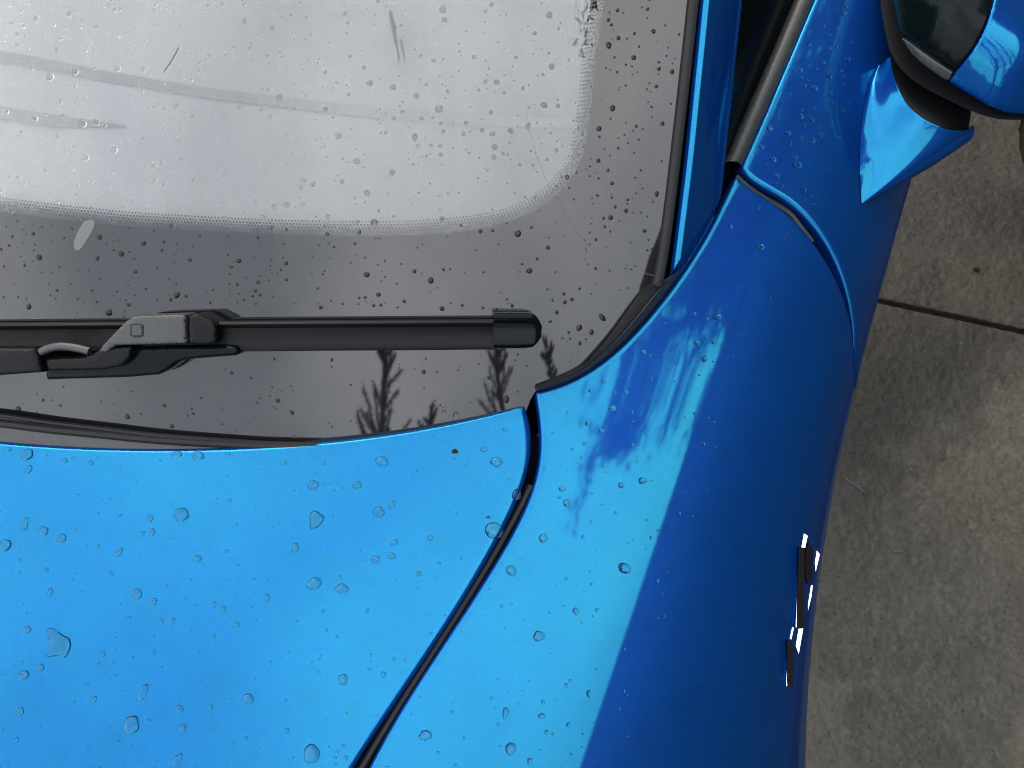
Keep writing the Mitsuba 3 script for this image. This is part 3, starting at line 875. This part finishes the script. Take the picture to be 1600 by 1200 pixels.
def letter(px, high, bright, name):
    """A facet of the badge: bright ones lean back towards the sky, dark ones lie along the wing."""
    px = np.asarray(px, float)
    p, n = body(body_px(px))
    c = p.mean(0) + n.mean(0) * high
    N = n.mean(0) / np.linalg.norm(n.mean(0))
    if bright:                       # lean back only as far as needed to mirror the open sky
        v = (CAM - c) / np.linalg.norm(CAM - c)
        up = v + np.array([-0.10, -0.22, 0.97])
        up /= np.linalg.norm(up)
        for k in np.linspace(0, 1, 41):
            M = N * (1 - k) + up * k
            M /= np.linalg.norm(M)
            if (2 * (v @ M) * M - v)[2] > 0.93:
                break
        N = M
    else:
        N = N + np.array([0.04, 0.0, 0.0])
    N /= np.linalg.norm(N)
    d = RIGHT * ((px[:, :1] - 800) / FPX) + UP * ((600 - px[:, 1:2]) / FPX) + VIEW
    t = ((c - CAM) @ N) / (d @ N)
    top = CAM + d * t[:, None]
    add('car__badge__' + name, prism(p - n * 0.002, top), 'chrome' if bright else 'dimmed_chrome', False)


letter([(1248, 855), (1257.5, 857), (1256, 981), (1245, 980)], 0.0028, 0, 'bar')
letter([(1246.3, 856), (1248, 855), (1245, 980), (1243.4, 980)], 0.0028, 1, 'edge')
letter([(1228.6, 1001), (1230, 1001), (1230, 1072), (1228.6, 1072)], 0.0028, 1, 'edge')
letter([(1251, 855), (1255, 833), (1262, 837), (1258, 856)], 0.0035, 1, 'tip')
letter([(1259, 858), (1264, 848), (1271, 860), (1268, 905), (1262, 912), (1259, 900)], 0.0022, 0, 'bar')
letter([(1271, 857), (1275, 855), (1281, 866), (1274.5, 893)], 0.0035, 1, 'tip')
letter([(1262, 915), (1270, 914), (1268, 932), (1262.5, 954)], 0.0030, 1, 'tip')
letter([(1243, 983), (1255, 982), (1248, 1022), (1241, 1002)], 0.0035, 1, 'tip')
letter([(1234, 998), (1238, 980), (1240.5, 981), (1236.5, 999)], 0.0035, 1, 'tip')
letter([(1230, 1001), (1235, 1001), (1241, 1013), (1239, 1072), (1230, 1073)], 0.0028, 0, 'bar')

# ------------------------------------------------------------------ trees that the paint and the glass mirror
g1 = 'slender trees in front of the car'
tall_tree(*at_mirror(1.3, 52.3), 0.9, 'slender dark tree with steep boughs, mirrored in the windscreen', 1.7)
tall_tree(*at_mirror(20.5, 52.2), 0.9, 'taller feathery tree mirrored beside the wiper tip', 1.7)
tall_tree(*at_mirror(29.3, 50.0), 0.95, 'feathery tree mirrored nearest the corner trim', 1.3)
tall_tree(*at_mirror(10.0, 46.6), 0.8, 'shorter tree mirrored between the two taller ones', 1.7)
labels['broadleaf_tree'] = {'label': 'leafy tree behind the wall with a crown reaching over the drive', 'category': 'tree'}
tr, axis = limb([3.6, 2.4, 0], [3.3, 2.2, 4.6], 0.16, 0.09, 10, 0.05)
add('broadleaf_tree__trunk', tr, 'bark')
cen, wood = [], []


def bough(a, b, n, spread, r, per=22):
    m, path = limb(a, b, r, 0.012, 8, 0.08)
    wood.append(m)
    for q in range(n):
        u = rng.uniform(0.15, 1.05)
        c = np.asarray(a) * (1 - u) + np.asarray(b) * u
        tw = c + rng.normal(0, spread, 3) * [1, 1, .7]
        for w in range(per):
            cen.append(tw + rng.normal(0, 0.085, 3))


for k in range(46):
    a = np.array([3.3, 2.2, 4.2 + rng.uniform(-.8, .6)])
    d = rng.normal(size=3)
    d /= np.linalg.norm(d)
    bough(a, np.array([3.6, 3.2, 5.7]) + d * [1.75, 2.6, 1.5], 60, 0.24, 0.04)
for k in range(17):
    a = np.array([2.3 + rng.normal(0, .30), 1.35 + rng.normal(0, .2), 5.3 + rng.normal(0, .25)])
    b = np.array([1.72 + rng.normal(0, .36), 0.50 + rng.normal(0, .20), 5.15 + rng.normal(0, .30)])
    bough([3.1, 2.3, 5.3], a, 10, 0.12, 0.03, 12)
    bough(a, b, 34, 0.05, 0.008, 6)
for k in range(11):
    a = np.array([1.50 + rng.normal(0, .13), 0.5 + rng.normal(0, .15), 5.2 + rng.normal(0, .15)])
    b = np.array([1.20 + rng.normal(0, .10), -0.13 + rng.normal(0, .11), 5.0 + rng.normal(0, .15)])
    bough(a, b, 26, 0.05, 0.005, 4)
for k in range(14):
    bough([3.3, 2.2, 4.8], [2.85 + rng.normal(0, .35), 0.55 + rng.normal(0, .18), 4.95 + rng.normal(0, .3)], 60, 0.16, 0.03, 18)
cen = np.array(cen)
cen = cen[~(((cen[:, 1] - 0.5) / (cen[:, 2] - 1.1) < -0.115 + 0.01 * rng.normal(size=len(cen))) & ((cen[:, 0] - 0.03) / (cen[:, 2] - 1.1) > 0.295))]
add('broadleaf_tree__crown', leaves(cen, 0.042, 0.5), 'leaf', False)
wm_ = trimesh.util.concatenate(wood)
wc = wm_.triangles_center
wm_ = trimesh.Trimesh(wm_.vertices, wm_.faces[~(((wc[:, 1] - 0.5) / (wc[:, 2] - 1.1) < -0.115) & ((wc[:, 0] - 0.03) / (wc[:, 2] - 1.1) > 0.25))], process=False)
add('broadleaf_tree__branches', wm_, 'bark')

# ------------------------------------------------------------------ bits on the concrete
def on_floor(u, v):
    return world_px(u, v, 0.0)


c = on_floor(1525, 422)
st = trimesh.creation.icosphere(subdivisions=2, radius=0.0065)
st.vertices = st.vertices * [1, 0.8, 0.6] * (0.8 + 0.4 * meshkit.noise(st.vertices * 220 + 5))[:, None] + c + [0, 0, 0.003]
key = add('pebble', st, 'soil', 40, label='small dark pebble on the concrete beyond the slab joint', category='pebble')
for pts, text in (([(1319, 746), (1328, 753), (1338, 759), (1350, 768)], 'pale straw lying on the concrete beside the wing'), ([(1398, 862), (1406, 861), (1416, 865)], 'short pale straw on the concrete beside the badge')):
    L = np.array([on_floor(*p) for p in pts]) + [0, 0, 0.0015]
    add('straw', tube(smooth_line(L, 0.004), 0.0009, 6), 'pale_mark', 40, label=text, category='straw')
grit = []
gr = np.random.default_rng(5)
for k in range(420):
    x, y = gr.uniform(0.42, 1.0), gr.uniform(-0.5, 1.5)
    if abs(y - joint_y(x)) < 0.012:
        continue
    m = trimesh.creation.icosphere(subdivisions=0, radius=float(np.clip(0.0011 * math.exp(0.5 * gr.normal()), .0005, .003)))
    m.apply_transform(trimesh.transformations.random_rotation_matrix(gr.random(3)))
    m.vertices = m.vertices * [1, 1, .7] + [x, y, 0.0004]
    grit.append(m)
add('grit', trimesh.util.concatenate(grit), 'earth', False, kind='stuff', label='fine grit strewn over the concrete', category='grit')

# ------------------------------------------------------------------ specks
for (u, v, a) in ((711, 705, 5.0), (763, 808, 2.6)):
    q = body_px([(u + a * math.cos(t) * (1 + .4 * math.sin(3 * t)), v + .75 * a * math.sin(t)) for t in np.linspace(0, 6.28, 9)[:-1]])
    p, nn = body(q)
    k = add('leaf_speck', prism(p + nn * 0.0001, p + nn * 0.0011), 'brown_leaf', False)
    labels[k] = {'label': 'tiny brown plant speck on the bonnet ' + ('near its rear edge' if a > 3 else 'beside the dark shut line'), 'category': 'leaf'}


# ------------------------------------------------------------------ raindrops
def drop_mesh(p, n, along, rx, ry, rot, h, seed, ragged=0.06, sink=0.0003, fn=None):
    """A bead of water: p centre, n normal, rx and ry its half axes in metres."""
    r = np.random.default_rng(seed)
    e1 = along - n * (along @ n)
    e1 /= np.linalg.norm(e1)
    e2 = np.cross(n, e1)
    c, s = math.cos(rot), math.sin(rot)
    e1, e2 = e1 * c + e2 * s, -e1 * s + e2 * c
    m = 20
    t = np.arange(m) * 2 * np.pi / m
    rad = 1 + sum(ragged / k * r.normal() * np.cos(k * t + r.uniform(0, 6.28)) for k in (2, 3, 4, 5))
    lean = r.normal(0, .06)
    V = [p - n * sink * 0]
    rings = [(1.0, -sink), (1.0, 0.0), (0.97, 0.30), (0.88, 0.58), (0.70, 0.82), (0.42, 0.96)]
    pts = []
    for k, z in rings:
        zz = z if z <= 0 else z * h
        pts.append(p + e1 * (rad * np.cos(t) * rx * k)[:, None] + e2 * (rad * np.sin(t) * ry * k)[:, None] + n * zz)
    v = np.vstack(pts + [(p + n * h)[None], (p - n * sink)[None]])
    nr = len(rings)
    i, j = np.meshgrid(np.arange(nr - 1), np.arange(m), indexing='ij')
    k = (j + 1) % m
    f = np.stack([i * m + j, i * m + k, (i + 1) * m + k, (i + 1) * m + j], -1).reshape(-1, 4)
    f = np.vstack([f[:, [0, 1, 2]], f[:, [0, 2, 3]]])
    q = np.arange(m)
    f = np.vstack([f, np.stack([(nr - 1) * m + q, (nr - 1) * m + (q + 1) % m, np.full(m, nr * m)], 1), np.stack([(q + 1) % m, q, np.full(m, nr * m + 1)], 1)])
    return v, f


def on_body_drop(u, v, rx, ry, rot, seed, flat=0.50, ragged=0.13):
    q = body_px([(u, v)])
    p, n = body(q)
    w = (p[0] - CAM) @ VIEW
    k = w / FPX
    hh = flat * math.sqrt(rx * ry) * k
    return drop_mesh(p[0], n[0], RIGHT, rx * k, ry * k, -rot, hh, seed, ragged, 0.0012)


def on_glass_drop(u, v, rx, ry, rot, seed, ragged=0.07):
    q = glass_px([(u, v)])
    p, n = glass(q)
    k = ((p[0] - CAM) @ VIEW) / FPX
    m = drop_mesh(p[0], n[0], RIGHT, rx * k, ry * k * 1.12, -rot, (0.46 if shapely.contains_xy(frit_px, u, v) else 0.60) * math.sqrt(rx * ry) * k, seed, ragged, 0.0002)
    ring = m[0][20:40]
    if not shapely.contains_xy(frit_px, u, v):
        PRINTS.append((ring.mean(0) + (ring - ring.mean(0)) * 0.96)[::2, :2])
    return m


PRINTS = []


HOOD_DROPS = [(283, 804, 12, 11, 0), (489, 758, 9, 8, 0), (558, 758, 7, 6.5, 0), (592, 800, 9, 8, .2), (7, 852, 10, 10, 0), (96, 841, 7, 7.5, .5), (67, 829, 10, 6, .3), (39, 819, 5, 10, .2),
              (184, 864, 9.5, 5, -.7), (308, 873, 7, 6, 0), (461, 856, 6.5, 7.5, .3), (491, 912, 11, 10, 0), (534, 920, 11, 7.5, .1), (587, 874, 7, 6.5, 0), (214, 928, 7, 9, -.6), (417, 934, 5, 6, 0),
              (36, 1055, 9.5, 7, -.2), (42, 984, 6.5, 6, 0), (63, 1043, 6, 5.5, .5), (223, 1082, 6, 14, .4), (205, 1133, 12, 14.5, .2), (285, 1139, 6, 7, 0), (146, 1093, 5, 6, 0), (32, 1112, 5, 7, 0),
              (388, 1092, 8.5, 8, 0), (280, 1108, 6.5, 6, 0), (268, 972, 4.5, 8, .4), (251, 971, 4.5, 5, 0), (369, 976, 5.5, 4.5, 0), (348, 952, 5, 5.5, 0), (334, 944, 4, 5.5, 0), (240, 940, 5, 6, 0),
              (277, 1187, 6, 10, .5), (42, 710, 10.5, 9, 0), (276, 710, 9, 5, 0), (309, 712, 9.5, 7.5, 0), (597, 721, 9.5, 8.5, .4), (444, 723, 4.5, 4, 0), (45, 733, 5, 7, .4), (776, 722, 10.5, 7.5, .2),
              (756, 702, 5, 5, 0), (807, 773, 7, 9.5, .2), (612, 789, 5.5, 6, .3), (772, 829, 15.5, 12, .1), (789, 671, 4, 4, 0), (616, 848, 6, 5, -.4), (612, 869, 6, 6, 0), (672, 841, 5, 4.5, 0), (599, 1054, 4.5, 5, 0),
              (100, 720, 6, 4, 0), (14, 702, 4, 3.5, 0), (234, 810, 5, 6.5, .3), (237, 832, 5.5, 6, 0), (78, 925, 5, 6, 0), (160, 1022, 5, 4.5, .2), (487, 1178, 13, 14, 0), (665, 1149, 10, 8, 0), (536, 1062, 8, 8, .4)]
WING_DROPS = [(919, 661, 5, 5, 0), (924, 610, 4.5, 4, 0), (957, 638, 6.5, 4.5, -.2), (886, 786, 6, 6.5, 0), (879, 764, 6.5, 4, -.3), (1004, 751, 6, 6, 0), (971, 758, 5, 5, 0), (849, 841, 7, 7, 0), (799, 892, 7.5, 8.5, -.5),
              (976, 888, 11, 8, .3), (900, 955, 5, 5.5, 0), (842, 994, 9, 8, 0), (798, 1170, 8.5, 9.5, 0), (790, 1114, 5, 9, 0), (847, 1119, 5.5, 5, 0), (920, 1084, 4, 5.5, 0), (888, 1133, 3.5, 3.5, 0), (849, 1097, 3.5, 3.5, 0),
              (828, 1189, 4.5, 5, .4), (1121, 495, 7, 5, -.3), (1089, 536, 5, 4, 0), (1101, 561, 5, 5, 0), (1006, 550, 4.5, 3.5, 0), (940, 673, 4, 3.5, 0), (1082, 372, 4.5, 3, 0), (1188, 386, 7, 5, .5)]
DOOR_DROPS = [(1245, 258, 8, 6, 0), (1208, 250, 5.5, 4.5, 0), (1272, 138, 6, 4, .3), (1231, 208, 5, 3.5, 0), (1255, 298, 5, 4, 0), (1268, 187, 4, 3.5, 0), (1296, 119, 5, 4, 0), (1243, 246, 4, 3.5, 0), (1214, 275, 4, 3, 0), (1190, 230, 4, 3, 0)]


def scatter(n, inside, sizes, keep, rngs, clump=0.0):
    out = []
    tries = 0
    while len(out) < n and tries < 200000:
        tries += 1
        u, v = inside(rngs)
        r = sizes(rngs)
        if u is None or any((u - a) ** 2 + (v - b) ** 2 < (1.3 * (r + c) + 1) ** 2 for a, b, c in keep):
            continue
        keep.append((u, v, r))
        out.append((u, v, r * rngs.uniform(.88, 1.15), r * rngs.uniform(.88, 1.15), rngs.uniform(0, 3)))
    return out


hood_px_poly = Polygon([(u, max(v, -10) + 9) for u, v in HOOD_REAR[2:]] + [(u - 9, v) for u, v in HOOD_SIDE] + [(0, 1205)]).buffer(0)
wing_px_poly = Polygon([(u + 8, v) for u, v in FEN_IN[::-1]] + [(u + 10, v + 12) for u, v in FEN_TOP] + [(1165, 300), (1215, 340), (1250, 400), (1210, 500), (1150, 640), (1110, 760), (1060, 900), (1000, 1100), (960, 1200)]).buffer(0)
door_px_poly = Polygon([(1175, 262), (1200, 285), (1250, 310), (1290, 340), (1320, 250), (1330, 100), (1340, 0), (1290, 0)]).buffer(0)
glass_px_poly = Polygon([(0, 0)] + [(u - 10, v) for u, v in [(1077, 0), (1054, 205), (1033, 390), (1024, 440)]] + [(990, 455), (950, 510), (890, 575), (815, 622), (600, 668), (430, 686), (200, 664), (0, 640)])
wiper_px = Polygon([(-10, 520), (190, 497), (300, 486), (850, 482), (850, 552), (375, 562), (280, 590), (0, 606)])
frit_px = Polygon([(0, 331)] + [tuple(p) for p in cl_px if p[0] >= 0 and p[1] >= 0] + [(944, 0), (1077, 0), (1030, 440), (815, 622), (430, 686), (0, 640)])


def picker(poly, but=None, power=None):
    x0, y0, x1, y1 = poly.bounds

    def pick(r):
        u, v = r.uniform(x0, x1), r.uniform(y0, y1)
        if not shapely.contains_xy(poly, u, v) or (but is not None and shapely.contains_xy(but, u, v)):
            return None, None
        if power is not None and r.uniform() > power(u, v):
            return None, None
        return u, v
    return pick


def lognormal(med, sig, lo, hi):
    return lambda r: float(np.clip(med * math.exp(sig * r.normal()), lo, hi))


rd = np.random.default_rng(21)
GLASS_DROPS = [(686, 170, 8, 6, 0), (529, 212, 6, 5.5, 0), (578, 130, 6, 5, 0), (692, 15, 6, 6, 0), (557, 252, 6, 5, 0), (448, 320, 6.5, 5, 0), (240, 279, 7, 8, .4), (240, 258, 6.5, 5, 0), (285, 249, 5.5, 4.5, 0), (177, 233, 8, 7, .2),
               (134, 246, 6, 6, .3), (129, 193, 7, 6, .3), (151, 191, 6, 5.5, 0), (78, 120, 7, 6, .3), (117, 112, 6.5, 5.5, .2), (183, 107, 6, 5, .2), (276, 166, 6, 6.5, .4), (224, 108, 5, 5, 0), (437, 153, 6, 6, .4), (382, 33, 5, 6, 0),
               (425, 43, 4.5, 5, 0), (57, 29, 6, 6, .4), (108, 21, 5, 6, 0), (827, 423, 5.5, 4.5, 0), (673, 438, 5.5, 5, 0), (941, 496, 4.5, 7.5, -.7), (905, 512, 5, 5.5, .4), (924, 519, 4, 5, 0), (809, 365, 6, 5.5, 0), (712, 650, 5, 7, .3),
               (791, 624, 5, 6.5, 0), (694, 644, 4, 4, 0), (870, 488, 3.5, 3.5, 0), (856, 547, 4, 4, 0), (61, 402, 5.5, 5, 0), (189, 396, 5.5, 5, 0), (224, 380, 5, 4, 0), (155, 370, 5, 4.5, 0), (170, 488, 6.5, 5.5, 0), (45, 479, 4.5, 5, 0),
               (373, 407, 5, 4, 0), (573, 429, 5.5, 4.5, 0), (957, 169, 5, 5, 0), (1050, 112, 4, 4, 0), (990, 90, 4.5, 4, 0), (936, 201, 5, 4, 0), (954, 340, 4.5, 4, 0), (826, 423, 5, 4, 0), (1026, 303, 4, 4.5, 0), (1035, 193, 4, 3.5, 0),
               (199, 651, 4.5, 4.5, 0), (269, 666, 3.5, 3.5, 0), (648, 214, 5, 6, 0), (773, 230, 5, 4.5, 0), (772, 246, 4.5, 4.5, 0), (651, 150, 5, 5, 0), (535, 284, 4, 4, 0), (585, 347, 6, 5, 0), (613, 269, 5, 5, 0), (862, 104, 5, 5, 0)]
keep = [(a, b, max(c, d)) for a, b, c, d, _ in GLASS_DROPS] + [(124, 382, 9), (132, 362, 9), (143, 348, 8)]
GLASS_DROPS = [(a, b, c * .88, d * .88, e) for a, b, c, d, e in GLASS_DROPS]
gd = scatter(420, picker(glass_px_poly, wiper_px, lambda u, v: 1.0 if v < 480 else 0.30), lognormal(2.1, 0.38, 1.4, 4.4), keep, rd)
gs = scatter(620, picker(glass_px_poly, wiper_px, lambda u, v: 1.0 if v < 480 else 0.6), lognormal(1.25, 0.25, 0.8, 1.7), keep, rd)
keep = [(a, b, max(c, d)) for a, b, c, d, _ in HOOD_DROPS] + [(90, 1005, 24), (494, 813, 16)]
hd_ = scatter(260, picker(hood_px_poly), lognormal(1.7, 0.48, 0.9, 4.2), keep, rd)
keep = [(a, b, max(c, d)) for a, b, c, d, _ in WING_DROPS]
wd = scatter(150, picker(wing_px_poly), lognormal(2.0, 0.40, 1.2, 4.2), keep, rd)
dd_ = scatter(60, picker(door_px_poly), lognormal(2.4, 0.40, 1.4, 4.5), [(a, b, 5) for a, b, _, _, _ in DOOR_DROPS], rd)


def build_drops(items, place, fn, label, group, limit=10 ** 6, mat='water'):
    items = sorted(items, key=lambda d: -d[2] * d[3])
    us, vs = [d[0] for d in items], [d[1] for d in items]
    span = (min(us) - 1, max(us) + 1, min(vs) - 1, max(vs) + 1)
    rest = []
    for k, d in enumerate(items):
        m = fn(*d, seed=int(d[0] * 7919 + d[1] * 104729) % 2 ** 31)
        if k < limit:
            key = add('raindrop', m, mat, True)
            x0, x1, y0, y1 = span
            col = ['left', 'middle', 'right'][min(2, int(3 * (d[0] - x0) / (x1 - x0)))]
            row = ['upper', 'central', 'lower'][min(2, int(3 * (d[1] - y0) / (y1 - y0)))]
            size = 'large' if d[2] * d[3] > 40 else 'medium' if d[2] * d[3] > 14 else 'small'
            shape = ' oval' if max(d[2] / d[3], d[3] / d[2]) > 1.35 else ' round'
            labels[key] = {'label': f'{size}{shape} raindrop {label}, in its {row} {col} part', 'category': 'raindrop', 'group': group + f', {row} {col}'}
        else:
            rest.append(trimesh.Trimesh(*m, process=False))
    if rest:
        key = add('rain_speckle', trimesh.util.concatenate(rest), mat, True)
        labels[key] = {'label': f'tiny specks of rain on the {place}', 'category': 'raindrops', 'kind': 'stuff'}


# two large drops of their own shape
def outline_drop(px, h, label, inward=None):
    q = body_px(smooth_line(px + px[:1], 2.5)[:-1])
    c = q.mean(0)
    P0 = Polygon(q)
    rings = [(0.0, -0.0012), (0.0, 0.0), (0.0006, 0.45), (0.0016, 0.75), (0.0032, 0.94)]
    pts, nr = [], []
    for inset, z in rings:
        t = q if inset == 0 else c + (q - c) * (1 - inset / np.linalg.norm(q - c, axis=1))[:, None]
        p, n = body(t)
        pts.append(p + n * (z if z <= 0 else z * h))
    p, n = body(c[None])
    v = np.vstack(pts + [p + n * h, p - n * 0.0012])
    m, R_ = len(q), len(rings)
    i, j = np.meshgrid(np.arange(R_ - 1), np.arange(m), indexing='ij')
    k = (j + 1) % m
    f = np.stack([i * m + j, i * m + k, (i + 1) * m + k, (i + 1) * m + j], -1).reshape(-1, 4)
    f = np.vstack([f[:, [0, 1, 2]], f[:, [0, 2, 3]]])
    a = np.arange(m)
    f = np.vstack([f, np.stack([(R_ - 1) * m + a, (R_ - 1) * m + (a + 1) % m, np.full(m, R_ * m)], 1), np.stack([(a + 1) % m, a, np.full(m, R_ * m + 1)], 1)])
    me = trimesh.Trimesh(v, f, process=False)
    me.fix_normals()
    key = add('raindrop', me, 'water', True)
    labels[key] = {'label': label, 'category': 'raindrop'}


outline_drop([(72, 983), (82, 981), (91, 987), (100, 993), (109, 998), (111, 1008), (107, 1020), (101, 1028), (90, 1024), (80, 1026), (71, 1026), (76, 1014), (79, 1003), (74, 992)], 0.0021, 'largest drop on the bonnet, a ragged sprawling shape at the lower left')
outline_drop([(484, 802), (493, 798), (501, 803), (507, 809), (503, 817), (494, 825), (487, 828), (484, 818)], 0.0018, 'triangular drop near the middle of the bonnet')
OWN = {(283, 804): 'round plump drop on the upper left of the bonnet', (491, 912): 'round drop beside an oval one on the bonnet centre', (534, 920): 'oval drop right of a round one on the bonnet centre', (772, 829): 'wide flat drop touching the dark bonnet shut line',
       (205, 1133): 'egg shaped drop at the lower left of the bonnet', (223, 1082): 'long narrow slanting drop above the egg shaped one', (776, 722): 'oval drop on the bonnet corner near the brown speck', (807, 773): 'tall drop at the bonnet rim by the shut line bend',
       (42, 710): 'round drop at the far left under the scuttle', (7, 852): 'round drop cut by the left edge of the photo', (487, 1178): 'flat squarish drop at the bottom of the bonnet'}
for d in HOOD_DROPS:
    if d[:2] in OWN:
        key = add('raindrop', on_body_drop(*d, seed=int(d[0] * 31 + d[1])), 'water', True)
        labels[key] = {'label': OWN[d[:2]], 'category': 'raindrop'}
build_drops([d for d in HOOD_DROPS if d[:2] not in OWN] + hd_, 'bonnet', on_body_drop, 'beaded on the blue bonnet', 'raindrops on the bonnet', limit=95)
big = [d for d in WING_DROPS if d[:2] != (976, 888)]
key = add('raindrop', on_body_drop(976, 888, 11, 8, .3, seed=5), 'water', True)
labels[key] = {'label': 'largest drop on the pale part of the wing', 'category': 'raindrop'}
build_drops(big + wd, 'wing', on_body_drop, 'beaded on the blue wing', 'raindrops on the wing', limit=55)
build_drops(DOOR_DROPS + dd_, 'door', on_body_drop, 'beaded on the blue door', 'raindrops on the door', limit=20)
in_frit = [shapely.contains_xy(frit_px, d[0], d[1]) for d in GLASS_DROPS + gd + gs]
allg = GLASS_DROPS + gd + gs
build_drops([d for d, k in zip(allg, in_frit) if k], 'dark border of the windscreen', on_glass_drop, 'on the dark windscreen border', 'raindrops on the dark windscreen border', limit=55, mat='wet_black')
build_drops([d for d, k in zip(allg, in_frit) if not k], 'clear part of the windscreen', on_glass_drop, 'on the pale clear windscreen', 'raindrops on the clear windscreen', limit=60, mat='clear_water')

# the pane itself: the water replaces the glass surface under each bead
scene['car__windscreen'] = mikit.ply(sheet(np.array(pane_poly.exterior.coords)[:-1], lambda q: glass(q)[0], 0.012, PRINTS), 'pane_glass', smooth=True)
